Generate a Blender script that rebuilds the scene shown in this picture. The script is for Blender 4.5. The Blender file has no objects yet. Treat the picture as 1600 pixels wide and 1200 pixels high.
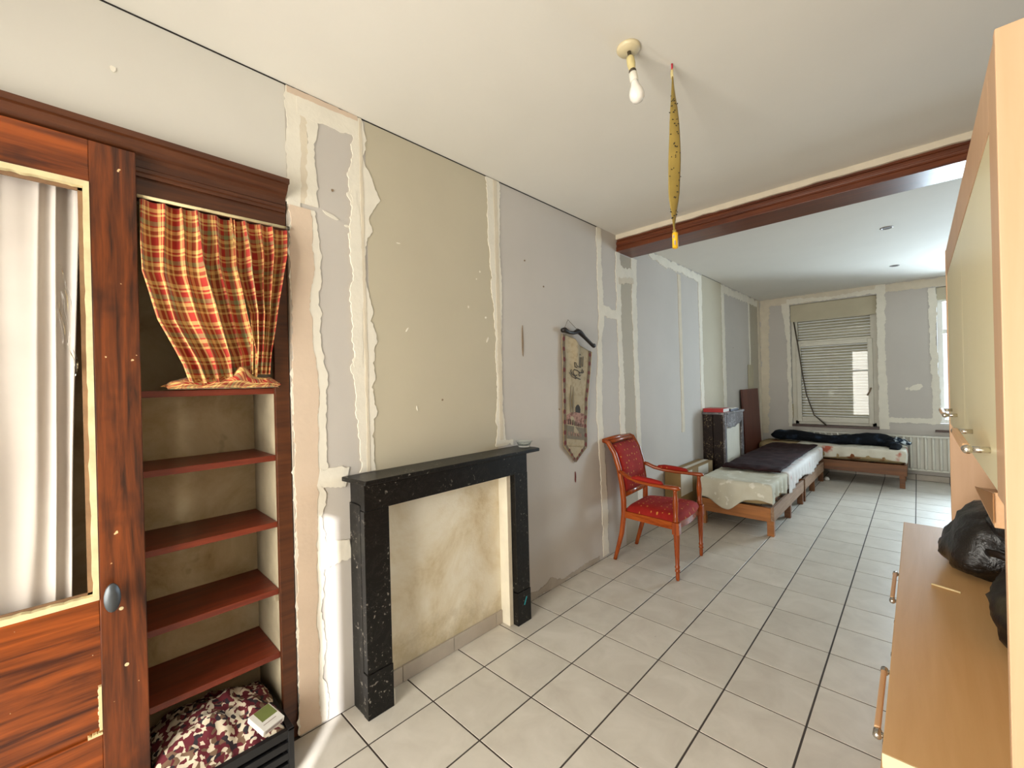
import bpy, bmesh, math, random
from mathutils import Vector, Matrix, noise

# ------------------------------------------------------------------ camera, world, lights, exposure
scene = bpy.context.scene
col = scene.collection
H = 2.82          # ceiling height
L = 7.40          # far wall
YR = -2.30        # wall behind the camera
XR1, XR2 = 2.55, 3.70   # right wall of the front room and of the far room

cd = bpy.data.cameras.new('camera'); cam = bpy.data.objects.new('camera', cd); col.objects.link(cam)
yaw, pitch, roll = math.radians(43.792), math.radians(-0.03), math.radians(-1.4315)
fw = Vector((-math.sin(yaw)*math.cos(pitch), math.cos(yaw)*math.cos(pitch), math.sin(pitch)))
rt = Vector((math.cos(yaw), math.sin(yaw), 0)); up = rt.cross(fw)
r2 = rt*math.cos(roll) + up*math.sin(roll); u2 = -rt*math.sin(roll) + up*math.cos(roll)
cam.matrix_world = Matrix(((r2.x, u2.x, -fw.x, 1.9496), (r2.y, u2.y, -fw.y, -0.8389), (r2.z, u2.z, -fw.z, 1.5005), (0, 0, 0, 1)))
cd.sensor_width = 36; cd.lens = 661.57/1600*36; cd.clip_start = 0.01
scene.camera = cam

def srgb(h):
    if isinstance(h, str):
        h = h.lstrip('#'); c = [int(h[i:i+2], 16)/255 for i in (0, 2, 4)]
    else: c = h
    return tuple(x/12.92 if x <= .04045 else ((x+.055)/1.055)**2.4 for x in c) + (1,)

w = bpy.data.worlds.new('world'); scene.world = w; w.use_nodes = True
w.node_tree.nodes['Background'].inputs[0].default_value = (0.75, 0.87, 1.0, 1)
w.node_tree.nodes['Background'].inputs[1].default_value = 1.0

def area(name, loc, target, sx, sy, power, color):
    d = bpy.data.lights.new(name, 'AREA'); d.shape = 'RECTANGLE'; d.size = sx; d.size_y = sy
    d.energy = power; d.color = color
    o = bpy.data.objects.new(name, d); col.objects.link(o); o.location = loc
    o.rotation_euler = (Vector(target)-Vector(loc)).to_track_quat('-Z', 'Y').to_euler()
    return o
# daylight outside the far street window, and outside the garden doors behind the camera
area('daylight_street', (2.70, L+0.42, 1.72), (2.70, 0, 1.45), 1.1, 1.75, 165, (0.66, 0.83, 1.0))
area('daylight_garden', (1.02, YR-0.32, 1.22), (1.02, 0, 1.25), 1.4, 2.3, 125, (1.0, 0.955, 0.89))
sd = bpy.data.lights.new('sun', 'SUN'); sd.energy = 6; sd.angle = math.radians(0.6); sd.color = (0.97, 0.98, 1.0)
sun = bpy.data.objects.new('sun', sd); col.objects.link(sun)
el = math.radians(20)
sun.rotation_euler = Vector((-.69*math.cos(el), .73*math.cos(el), -math.sin(el))).to_track_quat('-Z', 'Y').to_euler()

vs = scene.view_settings
vs.view_transform = 'Standard'; vs.look = 'None'; vs.gamma = 1; vs.use_curve_mapping = False
vs.exposure = 0.75

random.seed(7)
# ------------------------------------------------------------------ mesh helpers
class B:
    def __init__(s): s.v = []; s.f = []; s.uv = {}
    def add(s, vs_, fs):
        o = len(s.v); s.v += [tuple(p) for p in vs_]; s.f += [tuple(i+o for i in f) for f in fs]; return s
    def box(s, x0, x1, y0, y1, z0, z1):
        return s.add([(x0,y0,z0),(x1,y0,z0),(x1,y1,z0),(x0,y1,z0),(x0,y0,z1),(x1,y0,z1),(x1,y1,z1),(x0,y1,z1)],
                     [(0,3,2,1),(4,5,6,7),(0,1,5,4),(1,2,6,5),(2,3,7,6),(3,0,4,7)])
    def prism(s, pts, axis, a, b):
        # pts: 2-D polygon; axis 0: (y,z) extruded in x, 1: (x,z) in y, 2: (x,y) in z
        def mk(p, t): return (t, p[0], p[1]) if axis == 0 else (p[0], t, p[1]) if axis == 1 else (p[0], p[1], t)
        n = len(pts)
        return s.add([mk(p, a) for p in pts]+[mk(p, b) for p in pts],
                     [tuple(range(n))[::-1], tuple(range(n, 2*n))]+[(i, (i+1) % n, n+(i+1) % n, n+i) for i in range(n)])
    def tube(s, path, rad, n=10, flat=1.0, updir=None):
        # sweep; rad scalar or list of r or (ra, rb)
        P = [Vector(p) for p in path]; m = len(P); rings = []
        prev = Vector(updir) if updir else None
        for i, p in enumerate(P):
            t = (P[min(i+1, m-1)]-P[max(i-1, 0)]).normalized()
            if prev is None: prev = Vector((0, 0, 1)) if abs(t.z) < .9 else Vector((1, 0, 0))
            a = (prev - t*prev.dot(t)).normalized(); b = t.cross(a); prev = a
            r = rad[i] if isinstance(rad, (list, tuple)) else rad
            ra, rb = r if isinstance(r, (list, tuple)) else (r, r*flat)
            rings.append([p + a*ra*math.cos(2*math.pi*k/n) + b*rb*math.sin(2*math.pi*k/n) for k in range(n)])
        vs_ = [q for r in rings for q in r]; fs = []
        for i in range(m-1):
            for k in range(n): fs.append((i*n+k, i*n+(k+1) % n, (i+1)*n+(k+1) % n, (i+1)*n+k))
        fs += [tuple(range(n))[::-1], tuple(range((m-1)*n, m*n))]
        return s.add(vs_, fs)
    def lathe(s, prof, c=(0, 0, 0), n=20, axis=(0, 0, 1)):
        ax = Vector(axis).normalized(); a = ax.orthogonal().normalized(); b = ax.cross(a); c = Vector(c)
        vs_ = []; fs = []
        for r, h in prof:
            for k in range(n):
                t = 2*math.pi*k/n; vs_.append(c + ax*h + (a*math.cos(t)+b*math.sin(t))*max(r, 1e-5))
        m = len(prof)
        for i in range(m-1):
            for k in range(n): fs.append((i*n+k, i*n+(k+1) % n, (i+1)*n+(k+1) % n, (i+1)*n+k))
        fs += [tuple(range(n))[::-1], tuple(range((m-1)*n, m*n))]
        return s.add(vs_, fs)
    def grid(s, fn, nu, nv, uvf=None):
        o = len(s.v)
        for j in range(nv+1):
            for i in range(nu+1):
                if uvf: s.uv[len(s.v)] = uvf(i/nu, j/nv)
                s.v.append(tuple(fn(i/nu, j/nv)))
        for j in range(nv):
            for i in range(nu):
                a = o+j*(nu+1)+i; s.f.append((a, a+1, a+nu+2, a+nu+1))
        return s

BASE = {}
def link(name, me, parent=None):
    o = bpy.data.objects.new(name, me); col.objects.link(o)
    if parent: o.parent = parent
    return o
def put(name, b, m, parent=None, smooth=False, bevel=0, seg=2, solid=0, subsurf=0, label=None, cat=None, group=None, kind=None):
    base = BASE.get(parent.name, Vector()) if parent else None
    if base is None:
        xs, ys, zs = zip(*b.v); base = Vector(((min(xs)+max(xs))/2, (min(ys)+max(ys))/2, min(zs)))
        own = base
    else: own = Vector()
    me = bpy.data.meshes.new(name)
    me.from_pydata([(x-base.x, y-base.y, z-base.z) for x, y, z in b.v], [], b.f)
    if b.uv:
        uvl = me.uv_layers.new(name='uv')
        for lp in me.loops: uvl.data[lp.index].uv = b.uv.get(lp.vertex_index, (0, 0))
    bm = bmesh.new(); bm.from_mesh(me)
    bmesh.ops.recalc_face_normals(bm, faces=bm.faces); bm.to_mesh(me); bm.free()
    if smooth: me.polygons.foreach_set('use_smooth', [True]*len(me.polygons))
    if m: me.materials.append(m)
    o = link(name, me, parent); o.location = own
    BASE[o.name] = base
    if solid: md = o.modifiers.new('solid', 'SOLIDIFY'); md.thickness = solid; md.offset = 0
    if bevel:
        md = o.modifiers.new('bevel', 'BEVEL'); md.width = bevel; md.segments = seg; md.limit_method = 'ANGLE'; md.angle_limit = math.radians(40)
        md.harden_normals = False
    if subsurf: md = o.modifiers.new('sub', 'SUBSURF'); md.levels = subsurf; md.render_levels = subsurf
    return tag(o, label, cat, group, kind)
def tag(o, label=None, cat=None, group=None, kind=None):
    if label: o['label'] = label
    if cat: o['category'] = cat
    if group: o['group'] = group
    if kind: o['kind'] = kind
    return o
def thing(name, label, cat, loc, rz=0, group=None, local=False):
    o = bpy.data.objects.new(name, None); col.objects.link(o); o.location = loc; o.rotation_euler = (0, 0, rz)
    o.empty_display_size = .1
    BASE[o.name] = Vector() if local else Vector(loc)
    return tag(o, label, cat, group)
def root(name, loc, kind='structure', label=None):
    o = bpy.data.objects.new(name, None); col.objects.link(o); o.location = loc; BASE[o.name] = Vector(loc)
    return tag(o, label, None, None, kind)
def nz(*p, s=1.0): return noise.noise(Vector(p)*s)

# ------------------------------------------------------------------ materials
MATS = {}
class NT:
    def __init__(s, name):
        s.m = bpy.data.materials.new(name); s.m.use_nodes = True; s.t = s.m.node_tree
        s.b = s.t.nodes['Principled BSDF']; s.out = s.t.nodes['Material Output']
    def n(s, typ, **k):
        nd = s.t.nodes.new('ShaderNode'+typ)
        for a, v in k.items(): setattr(nd, a, v)
        return nd
    def l(s, a, b): s.t.links.new(a, b)
    def coord(s, scale=(1, 1, 1), kind='Object', rot=(0, 0, 0)):
        tc = s.n('TexCoord'); mp = s.n('Mapping'); mp.inputs['Scale'].default_value = scale; mp.inputs['Rotation'].default_value = rot
        s.l(tc.outputs[kind], mp.inputs[0]); return mp.outputs[0]
    def noise(s, vec, scale, detail=4, rough=.55, dist=0):
        nd = s.n('TexNoise'); nd.inputs['Scale'].default_value = scale; nd.inputs['Detail'].default_value = detail
        nd.inputs['Roughness'].default_value = rough; nd.inputs['Distortion'].default_value = dist
        s.l(vec, nd.inputs['Vector']); return nd.outputs['Fac']
    def ramp(s, fac, stops, interp='LINEAR'):
        r = s.n('ValToRGB'); e = r.color_ramp.elements; r.color_ramp.interpolation = interp
        while len(e) > 1: e.remove(e[-1])
        e[0].position = stops[0][0]; e[0].color = stops[0][1]
        for p, c in stops[1:]: x = e.new(p); x.color = c
        s.l(fac, r.inputs[0]); return r.outputs[0]
    def mix(s, fac, a, b, typ='MIX'):
        mx = s.n('MixRGB', blend_type=typ)
        for i, v in ((0, fac), (1, a), (2, b)):
            if hasattr(v, 'is_linked') or hasattr(v, 'links'): s.l(v, mx.inputs[i])
            else: mx.inputs[i].default_value = v
        return mx.outputs[0]
    def bump(s, h, strength=.2, dist=.01):
        bp = s.n('Bump'); bp.inputs['Strength'].default_value = strength; bp.inputs['Distance'].default_value = dist
        s.l(h, bp.inputs['Height']); s.l(bp.outputs[0], s.b.inputs['Normal'])
    def done(s, colr, rough=.6, metallic=0, spec=.5):
        if isinstance(colr, tuple): s.b.inputs['Base Color'].default_value = colr
        else: s.l(colr, s.b.inputs['Base Color'])
        s.b.inputs['Roughness'].default_value = rough; s.b.inputs['Metallic'].default_value = metallic
        s.b.inputs['Specular IOR Level'].default_value = spec
        return s.m
BW = [(0, (0, 0, 0, 1)), (1, (1, 1, 1, 1))]
def thr(a, b): return [(a, (0, 0, 0, 1)), (b, (1, 1, 1, 1))]
def mix2(a, b, t): return tuple(x*(1-t)+y*t for x, y in zip(a, b))

def plain(name, c, rough=.6, var=.10, scale=4, bump=0, bscale=60, metallic=0, spec=.5, c2=None):
    t = NT(name); v = t.coord(); a = srgb(c)
    b2 = srgb(c2) if c2 else tuple(x*(1-var*2) for x in a[:3])+(1,)
    f = t.noise(v, scale, 5)
    cc = t.ramp(f, [(.3, b2), (.68, a)])
    if bump: t.bump(t.noise(v, bscale, 4), bump, .004)
    return t.done(cc, rough, metallic, spec)
def wood(name, c1, c2, along='z', rough=.35, scale=1.0, bump=.06, dark=None, chips=None, spec=.5, lo=.38, hi=.62):
    t = NT(name)
    sc = {'x': (.9, 14, 14), 'y': (14, .9, 14), 'z': (14, 14, .9)}[along]
    v = t.coord(tuple(x*scale for x in sc))
    f1 = t.noise(v, 1.2, 6, .6, 1.4); f2 = t.noise(v, 5, 4, .6, .4)
    f = t.mix(.35, f1, f2)
    cc = t.ramp(f, [(lo, srgb(c1)), ((lo+hi)/2, mix2(srgb(c1), srgb(c2), .5)), (hi, srgb(c2))])
    v2 = t.coord()
    if dark: cc = t.mix(t.ramp(t.noise(v2, 3.2, 4, .6), thr(.52, .70)), cc, srgb(dark))
    if chips: cc = t.mix(t.ramp(t.noise(v2, 34, 2, .5), thr(.765, .78)), cc, srgb(chips))
    t.bump(f, bump, .003)
    return t.done(cc, rough, 0, spec)

M = MATS
M['ceiling'] = plain('ceiling_paint', '#dcd7cd', .8, .02, 2, .06, 90)
M['lilac'] = plain('grey_lilac_board', '#c4bdb5', .75, .035, 1.6, .03, 120)
M['olive'] = plain('olive_board', '#bfb59e', .75, .035, 1.6, .03, 120)
M['taupe'] = plain('taupe_board', '#b5ab98', .75, .04, 2, .03, 120)
M['offwhite'] = plain('offwhite_paint', '#d3cec4', .75, .03, 1.6, .03, 120)
M['filler'] = plain('joint_filler', '#e6dfd0', .85, .04, 9, .35, 45)
M['filler_warm'] = plain('joint_filler_warm', '#d9cdb8', .85, .05, 9, .3, 45)
M['pink'] = plain('pink_plaster', '#d6c0aa', .85, .04, 7, .2, 50)
M['greywall'] = plain('rough_grey_plaster', '#b0a597', .9, .08, 8, .3, 40)
M['grout'] = plain('tile_grout', '#453b35', .9, .1, 30)
def tile_mat():
    t = NT('floor_tile_glaze'); v = t.coord()
    oi = t.n('ObjectInfo'); ad = t.n('VectorMath', operation='ADD'); cx = t.n('CombineXYZ')
    ml = t.n('Math', operation='MULTIPLY'); ml.inputs[1].default_value = 37; t.l(oi.outputs['Random'], ml.inputs[0])
    for i in range(3): t.l(ml.outputs[0], cx.inputs[i])
    t.l(v, ad.inputs[0]); t.l(cx.outputs[0], ad.inputs[1])
    f = t.noise(ad.outputs[0], 5.5, 5, .6, .6)
    cc = t.ramp(f, [(.25, srgb('#c4bcb0')), (.5, srgb('#cfc8bc')), (.75, srgb('#d9d2c7'))])
    rr = t.ramp(oi.outputs['Random'], [(0, (.93, .93, .93, 1)), (1, (1.0, 1.0, 1.0, 1))])
    cc = t.mix(1.0, cc, rr, 'MULTIPLY')
    cc = t.mix(t.ramp(t.noise(ad.outputs[0], 42, 2), thr(.80, .83)), cc, srgb('#7b6d5b'))
    t.bump(f, .03, .003)
    return t.done(cc, .40, 0, .45)
M['tile'] = tile_mat()
M['skirt_tile'] = plain('skirting_tile', '#b6ab9d', .45, .08, 8)
M['door_wood'] = wood('varnished_door_wood', '#2a1208', '#7c3c16', 'z', .30, 1.0, .10, '#2c130a', '#d8b98a')
M['door_wood_h'] = wood('varnished_rail_wood', '#3f1a0b', '#9a4a18', 'y', .24, .7, .10, '#2c150d', '#d8b98a')
M['frieze'] = wood('dark_brown_frieze', '#3e1d0c', '#5a3017', 'y', .4, 1, .04, None, None)
M['beam'] = wood('dark_beam_wood', '#4c210f', '#6f3617', 'x', .32, 1, .05)
M['shelf'] = wood('red_brown_shelf', '#5c2012', '#7d3119', 'y', .4, 1, .04)
M['putty'] = plain('cream_putty', '#e3d3a4', .8, .12, 20, .3, 60)
M['putty_edge'] = plain('dark_putty_edge', '#8b6a4d', .8, .12, 20)
def alcove():
    t = NT('stained_alcove_plaster'); v = t.coord()
    f = t.noise(v, 3.0, 6, .65, .8)
    cc = t.ramp(f, [(.28, srgb('#978460')), (.43, srgb('#b8a580')), (.57, srgb('#c9b996')), (.72, srgb('#d5c9ac'))])
    cc = t.mix(t.ramp(t.noise(v, 5.5, 3), thr(.66, .76)), cc, srgb('#7d6c4c'))
    t.bump(t.noise(v, 40, 4), .35, .004)
    return t.done(cc, .9)
M['alcove'] = alcove()
M['alcove_white'] = plain('alcove_distemper', '#a99b80', .9, .14, 6, .3, 40)
def infill():
    t = NT('damp_stained_infill'); v = t.coord()
    f = t.noise(v, 2.6, 6, .65, .5)
    cc = t.ramp(f, [(.30, srgb('#c9b691')), (.42, srgb('#dccfb4')), (.55, srgb('#e6ddc9')), (.75, srgb('#ece5d4'))])
    sp = t.n('SeparateXYZ'); t.l(t.coord(), sp.inputs[0])
    # tide mark of damp above the skirting, broken up by noise
    ma = t.n('Math', operation='MULTIPLY_ADD'); t.l(t.noise(v, 6, 5, .7), ma.inputs[0]); ma.inputs[1].default_value = .55; t.l(sp.outputs[2], ma.inputs[2])
    st = t.ramp(ma.outputs[0], [(.34, (1, 1, 1, 1)), (.52, (0, 0, 0, 1))])
    cc = t.mix(t.mix(.55, (0, 0, 0, 1), st), cc, srgb('#a08d62'))
    t.bump(t.noise(v, 70, 5, .7), .5, .004)
    return t.done(cc, .92)
M['infill'] = infill()
M['infill_light'] = plain('cream_reveal_plaster', '#e2d8c2', .92, .07, 7, .4, 60)
def marble(name, base, spk, veins, rough=.28, amount=.66, vs1=7):
    t = NT(name); v = t.coord()
    a = t.ramp(t.noise(v, 55, 5, .6), thr(amount, amount+.07)); b_ = t.ramp(t.noise(v, 6, 3), thr(.45, .62))
    msk = t.mix(1.0, a, b_, 'MULTIPLY')
    cc = t.mix(msk, srgb(base), srgb(spk))
    ve = t.ramp(t.noise(v, vs1, 8, .7, 2.0), [(.485, (0, 0, 0, 1)), (.5, (.35, .35, .35, 1)), (.515, (0, 0, 0, 1))])
    cc = t.mix(ve, cc, srgb(veins))
    return t.done(cc, rough, 0, .3)
M['black_marble'] = marble('black_marble', '#0b0a09', '#8d867c', '#3d3935', .36, .60)
M['brown_marble'] = marble('brown_spotted_marble', '#1d0d08', '#978563', '#2f190f', .5, .56, 3)
M['grey_marble'] = marble('grey_veined_marble', '#5f5a5c', '#b5b2b4', '#c9c7c8', .3, .5)
M['white_panel'] = plain('white_register_panel', '#cfc7b5', .6, .05, 5)
M['maple'] = wood('pale_maple_laminate', '#d7a878', '#dfb488', 'y', .42, .5, .01)
M['maple_v'] = wood('pale_maple_laminate_upright', '#cba27c', '#d3ac88', 'z', .45, .5, .01)
M['maple_top'] = wood('maple_worktop', '#cd9f66', '#d7ab74', 'y', .58, .5, .01)
M['maple_edge'] = plain('light_edge_band', '#e8cfa4', .45, .02, 6)
M['maple_dark'] = wood('dark_maple_board', '#9c6a35', '#aa7840', 'y', .5, .5, .01)  # darker brown maple for the body, plinth and inner shelf face
def glossy_door():
    t = NT('pale_lacquered_glass'); v = t.coord()
    cc = t.ramp(t.noise(v, 1.5, 3), [(.3, srgb('#e9ddb4')), (.7, srgb('#eee3bc'))])
    t.done(cc, .32, 0, .4)
    return t.m
M['pale_glass'] = glossy_door()
M['steel'] = plain('brushed_steel', '#c9c4bb', .22, .03, 20, metallic=1)
M['knob'] = plain('grey_worn_metal', '#595d61', .42, .1, 20, metallic=.6)
M['white_pvc'] = plain('aged_white_frame', '#d8d2c2', .45, .05, 6)
M['white_frame'] = plain('white_window_frame', '#eceae4', .4, .02, 6)
M['shutter_box'] = plain('cream_shutter_box', '#c0b69c', .7, .06, 4)
M['slat'] = plain('grey_green_shutter_slats', '#d2cfc0', .85, .05, 8, spec=.2)
M['sill'] = plain('brown_sill_stone', '#4a2e26', .4, .15, 14)
M['radiator'] = plain('radiator_enamel', '#d9d5c9', .35, .03, 6)
def glass(name, ior=1.5, tint=(1, 1, 1, 1)):
    t = NT(name); fr = t.n('Fresnel'); fr.inputs[0].default_value = ior
    tr = t.n('BsdfTransparent'); tr.inputs[0].default_value = tint; gl = t.n('BsdfGlossy'); gl.inputs['Roughness'].default_value = .01
    mx = t.n('MixShader'); t.l(fr.outputs[0], mx.inputs[0]); t.l(tr.outputs[0], mx.inputs[1]); t.l(gl.outputs[0], mx.inputs[2])
    t.l(mx.outputs[0], t.out.inputs['Surface']); return t.m
M['glass'] = glass('window_glass', 1.35, (.97, .96, .93, 1))
M['film'] = glass('clear_plastic_film', 1.3, (.95, .95, .93, 1))
def cut_glass():
    t = NT('pressed_glass'); t.done((.9, .95, .92, 1), .06)
    t.b.inputs['Transmission Weight'].default_value = .9; t.b.inputs['IOR'].default_value = 1.35
    return t.m
M['ash_glass'] = cut_glass()
M['chair_wood'] = wood('cherry_chair_wood', '#7c2f0c', '#a9521a', 'z', .25, 1.5, .03)
M['chair_wood_x'] = wood('cherry_chair_rail_wood', '#7c2f0c', '#a9521a', 'x', .25, 1.5, .03)
def dotted(name, zero):
    t = NT(name); sc = [1, 1, 1]; sc[zero] = 0
    v = t.coord(tuple(sc), rot=(0, 0, 0))
    vo = t.n('TexVoronoi', feature='F1'); vo.inputs['Scale'].default_value = 21; vo.inputs['Randomness'].default_value = .25
    t.l(v, vo.inputs['Vector'])
    d = t.ramp(vo.outputs['Distance'], [(.12, (1, 1, 1, 1)), (.17, (0, 0, 0, 1))])
    base = t.ramp(t.noise(t.coord(), 8, 3), [(.3, srgb('#8a1710')), (.7, srgb('#a5241a'))])
    cc = t.mix(d, base, srgb('#c98a3c'))
    t.bump(t.noise(t.coord(), 350, 2), .3, .002)
    return t.done(cc, .85, 0, .3)
M['seat_red'] = dotted('red_dotted_upholstery_seat', 2); M['back_red'] = dotted('red_dotted_upholstery_back', 0)
M['bed_wood'] = wood('orange_pine_bed_wood', '#85501f', '#a9692e', 'x', .5, .8, .05)
M['bed_side'] = wood('raw_grey_bed_board', '#7d5d45', '#a08268', 'y', .7, .8, .1)
M['bed_end'] = wood('brown_bed_board', '#5e3516', '#835024', 'x', .5, .8, .05)
def blotch(name, base, spot, scale, lo, hi, rough=.9, base2=None):
    t = NT(name); v = t.coord()
    bc = t.ramp(t.noise(v, 6, 4), [(.3, srgb(base2 or base)), (.7, srgb(base))])
    cc = t.mix(t.ramp(t.noise(v, scale, 3, .5), thr(lo, hi)), bc, srgb(spot))
    t.bump(t.noise(v, 120, 3), .25, .003); t.done(cc, rough, 0, .2); return t.m
M['cream_cover'] = blotch('cream_floral_coverlet', '#d2cfbf', '#e4e1d4', 13, .60, .64, .9, '#c8c3b0')
M['pink_sheet'] = blotch('white_sheet_with_pink_flowers', '#d9d4c6', '#b8644f', 5.5, .61, .70, .9, '#cdc7b6')
M['white_sheet'] = blotch('pale_pink_streaked_sheet', '#e2dedb', '#cda7a2', 7, .58, .72, .9)
M['ochre_mattress'] = blotch('beige_mattress', '#a8926c', '#7d4a2c', 4, .60, .66, .9, '#9b865f')
M['brown_blanket'] = blotch('dark_brown_blanket', '#2e1819', '#3b2425', 7, .5, .7, .9, '#251314')
M['navy'] = blotch('navy_garment', '#10151d', '#2c3a4d', 9, .55, .75, .85, '#0b0e14')
M['print_cuff'] = blotch('blue_white_print_cloth', '#1f2c3c', '#c6d2da', 26, .50, .56, .8)
def floral():
    t = NT('red_black_floral_cloth'); v = t.coord()
    vo = t.n('TexVoronoi', feature='F1'); vo.inputs['Scale'].default_value = 72
    nd = t.n('VectorMath', operation='ADD'); nn = t.n('TexNoise'); nn.inputs['Scale'].default_value = 20; t.l(v, nn.inputs['Vector'])
    sc = t.n('VectorMath', operation='SCALE'); sc.inputs['Scale'].default_value = .035; t.l(nn.outputs['Color'], sc.inputs[0])
    t.l(v, nd.inputs[0]); t.l(sc.outputs[0], nd.inputs[1]); t.l(nd.outputs[0], vo.inputs['Vector'])
    sp = t.n('SeparateColor'); t.l(vo.outputs['Color'], sp.inputs[0])
    cc = t.ramp(sp.outputs[0], [(0, srgb('#5d1320')), (.40, srgb('#c9bca6')), (.58, srgb('#241a22')), (.70, srgb('#cfc2ac')), (.86, srgb('#6e5440'))], 'CONSTANT')
    return t.done(cc, .85)
M['floral'] = floral()
def plaid():
    t = NT('red_yellow_plaid_cotton'); tc = t.n('TexCoord'); sp = t.n('SeparateXYZ'); t.l(tc.outputs['UV'], sp.inputs[0])
    R_, Y_, G_, D_ = srgb('#a3281a'), srgb('#dcb76e'), srgb('#7f8a5c'), srgb('#8b4a22')
    seq = [(0, R_), (.16, Y_), (.26, R_), (.31, Y_), (.36, R_), (.50, G_), (.62, R_), (.66, Y_), (.76, D_), (.86, Y_), (.92, R_)]
    cs = []
    for i in (0, 1):
        m_ = t.n('Math', operation='MULTIPLY'); m_.inputs[1].default_value = 1/.135; t.l(sp.outputs[i], m_.inputs[0])
        fr = t.n('Math', operation='FRACT'); t.l(m_.outputs[0], fr.inputs[0]); cs.append(t.ramp(fr.outputs[0], seq, 'CONSTANT'))
    cc = t.mix(.5, cs[0], cs[1])
    t.done(cc, .9); t.b.inputs['Sheen Weight'].default_value = .1
    return t.m
M['plaid'] = plaid()
def sheer():
    t = NT('white_cotton_curtain'); cc = t.ramp(t.noise(t.coord(), 3, 4), [(.3, srgb('#bab0a8')), (.7, srgb('#c8c0b8'))]); t.done(cc, .9)
    return t.m
M['white_curtain'] = sheer()
M['cardboard'] = plain('cardboard', '#8d7145', .85, .06, 10); M['tape'] = plain('pale_packing_tape', '#cfc6b6', .5, .05, 10)
M['red_cover'] = plain('red_book_cover', '#b01f1f', .4, .06, 10); M['paper'] = plain('paper', '#d9d6cf', .8, .04, 30)
M['blue_cover'] = plain('dark_blue_cover', '#2a2f45', .45, .1, 10)
M['brown_board'] = wood('dark_red_brown_board', '#4f2217', '#643020', 'z', .5, .8, .03)
M['beige_board'] = plain('beige_batten', '#b5aa90', .7, .05, 6)
M['tape_yellow'] = plain('sticky_ochre_ribbon', '#9c8440', .35, .08, 14); M['yellow'] = plain('yellow_cartridge', '#e6b41d', .4, .04, 10)
M['black'] = plain('black_speck', '#1a1410', .6, .1, 20); M['red_pin'] = plain('red_pin', '#c0213a', .4, .05, 10)
M['black_plastic'] = plain('black_plastic_crate', '#17171a', .45, .1, 12)
def bagm():
    t = NT('black_glossy_bag'); v = t.coord(); cc = t.ramp(t.noise(v, 9, 4), [(.3, srgb('#0c0908')), (.7, srgb('#1c1613'))])
    t.bump(t.noise(v, 14, 5, .6, 1.0), .6, .02); return t.done(cc, .33)
M['bag'] = bagm(); M['bag2'] = blotch('dark_brown_printed_bag', '#1e1510', '#3b3524', 12, .5, .7, .45)
M['bulb'] = plain('milky_bulb_glass', '#efeae2', .15, .01, 5); M['socket'] = plain('white_lamp_socket', '#e4ded0', .4, .03, 9)
M['tape_cream'] = plain('cream_insulating_tape', '#d9c88f', .6, .1, 30, .4, 80); M['rose'] = plain('ivory_ceiling_rose', '#d6c7a2', .5, .08, 12)
M['dark_metal'] = plain('dark_bracket', '#4b4030', .5, .1, 20)
M['tapestry'] = blotch('beige_woven_tapestry', '#b3a68d', '#a4967b', 30, .5, .65, .85, '#ab9d83')
M['tap_border'] = plain('woven_border', '#7a6850', .85, .2, 60); M['tap_red'] = plain('woven_red_flower', '#6d2b26', .85, .1, 40)
M['tap_pink'] = blotch('woven_pink_building', '#a98579', '#7a5a50', 40, .5, .6, .85); M['tap_dark'] = plain('woven_dark_thread', '#38322c', .85, .1, 40)
M['tap_grey'] = plain('woven_grey_thread', '#7d7361', .85, .1, 40); M['gold'] = plain('gold_braid', '#a6874a', .5, .15, 60)
M['rod_black'] = plain('black_carved_rod', '#1d1817', .35, .1, 30)
M['teal'] = plain('teal_mark', '#1f8f96', .6, .03, 10); M['straw'] = plain('pale_straw', '#e6cf9c', .6, .03, 10)
M['scuff'] = plain('brown_scuff', '#8d7860', .8, .1, 30); M['white_box'] = plain('white_carton', '#dcd8d0', .6, .03, 20)
M['green_label'] = plain('green_label', '#70793f', .6, .05, 20); M['print_grey'] = plain('grey_print', '#9c8c86', .6, .05, 20)
M['rear_wall'] = plain('rear_wall_paint', '#cfc8bb', .8, .03, 2)
M['downlight'] = plain('downlight_ring', '#8a817b', .4, .1, 20); M['downlight_in'] = plain('downlight_lamp', '#5d5450', .5, .1, 20)
M['white_ball'] = plain('white_castor', '#d6d2ca', .5, .05, 20)

# ------------------------------------------------------------------ floor with tiles
TS, GX = 0.33, 0.0724
fl = put('floor', B().box(-.45, XR2, YR-.2, L, -.12, -.0025), M['grout'], kind='structure')
BASE['floor'] = Vector(fl.location)
tile_meshes = {}
def tile_mesh(wx, wy):
    k = (round(wx, 3), round(wy, 3))
    if k not in tile_meshes:
        me = bpy.data.meshes.new('tile'); e = .0007; a, b_ = wx/2, wy/2
        V = [(-a, -b_, -.006), (a, -b_, -.006), (a, b_, -.006), (-a, b_, -.006), (-a, -b_, -e), (a, -b_, -e), (a, b_, -e), (-a, b_, -e),
             (-a+e, -b_+e, 0), (a-e, -b_+e, 0), (a-e, b_-e, 0), (-a+e, b_-e, 0)]
        F = [(0, 1, 5, 4), (1, 2, 6, 5), (2, 3, 7, 6), (3, 0, 4, 7), (4, 5, 9, 8), (5, 6, 10, 9), (6, 7, 11, 10), (7, 4, 8, 11), (8, 9, 10, 11)]
        me.from_pydata(V, [], F); me.materials.append(M['tile']); tile_meshes[k] = me
    return tile_meshes[k]
rest = B(); gap = .008
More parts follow.
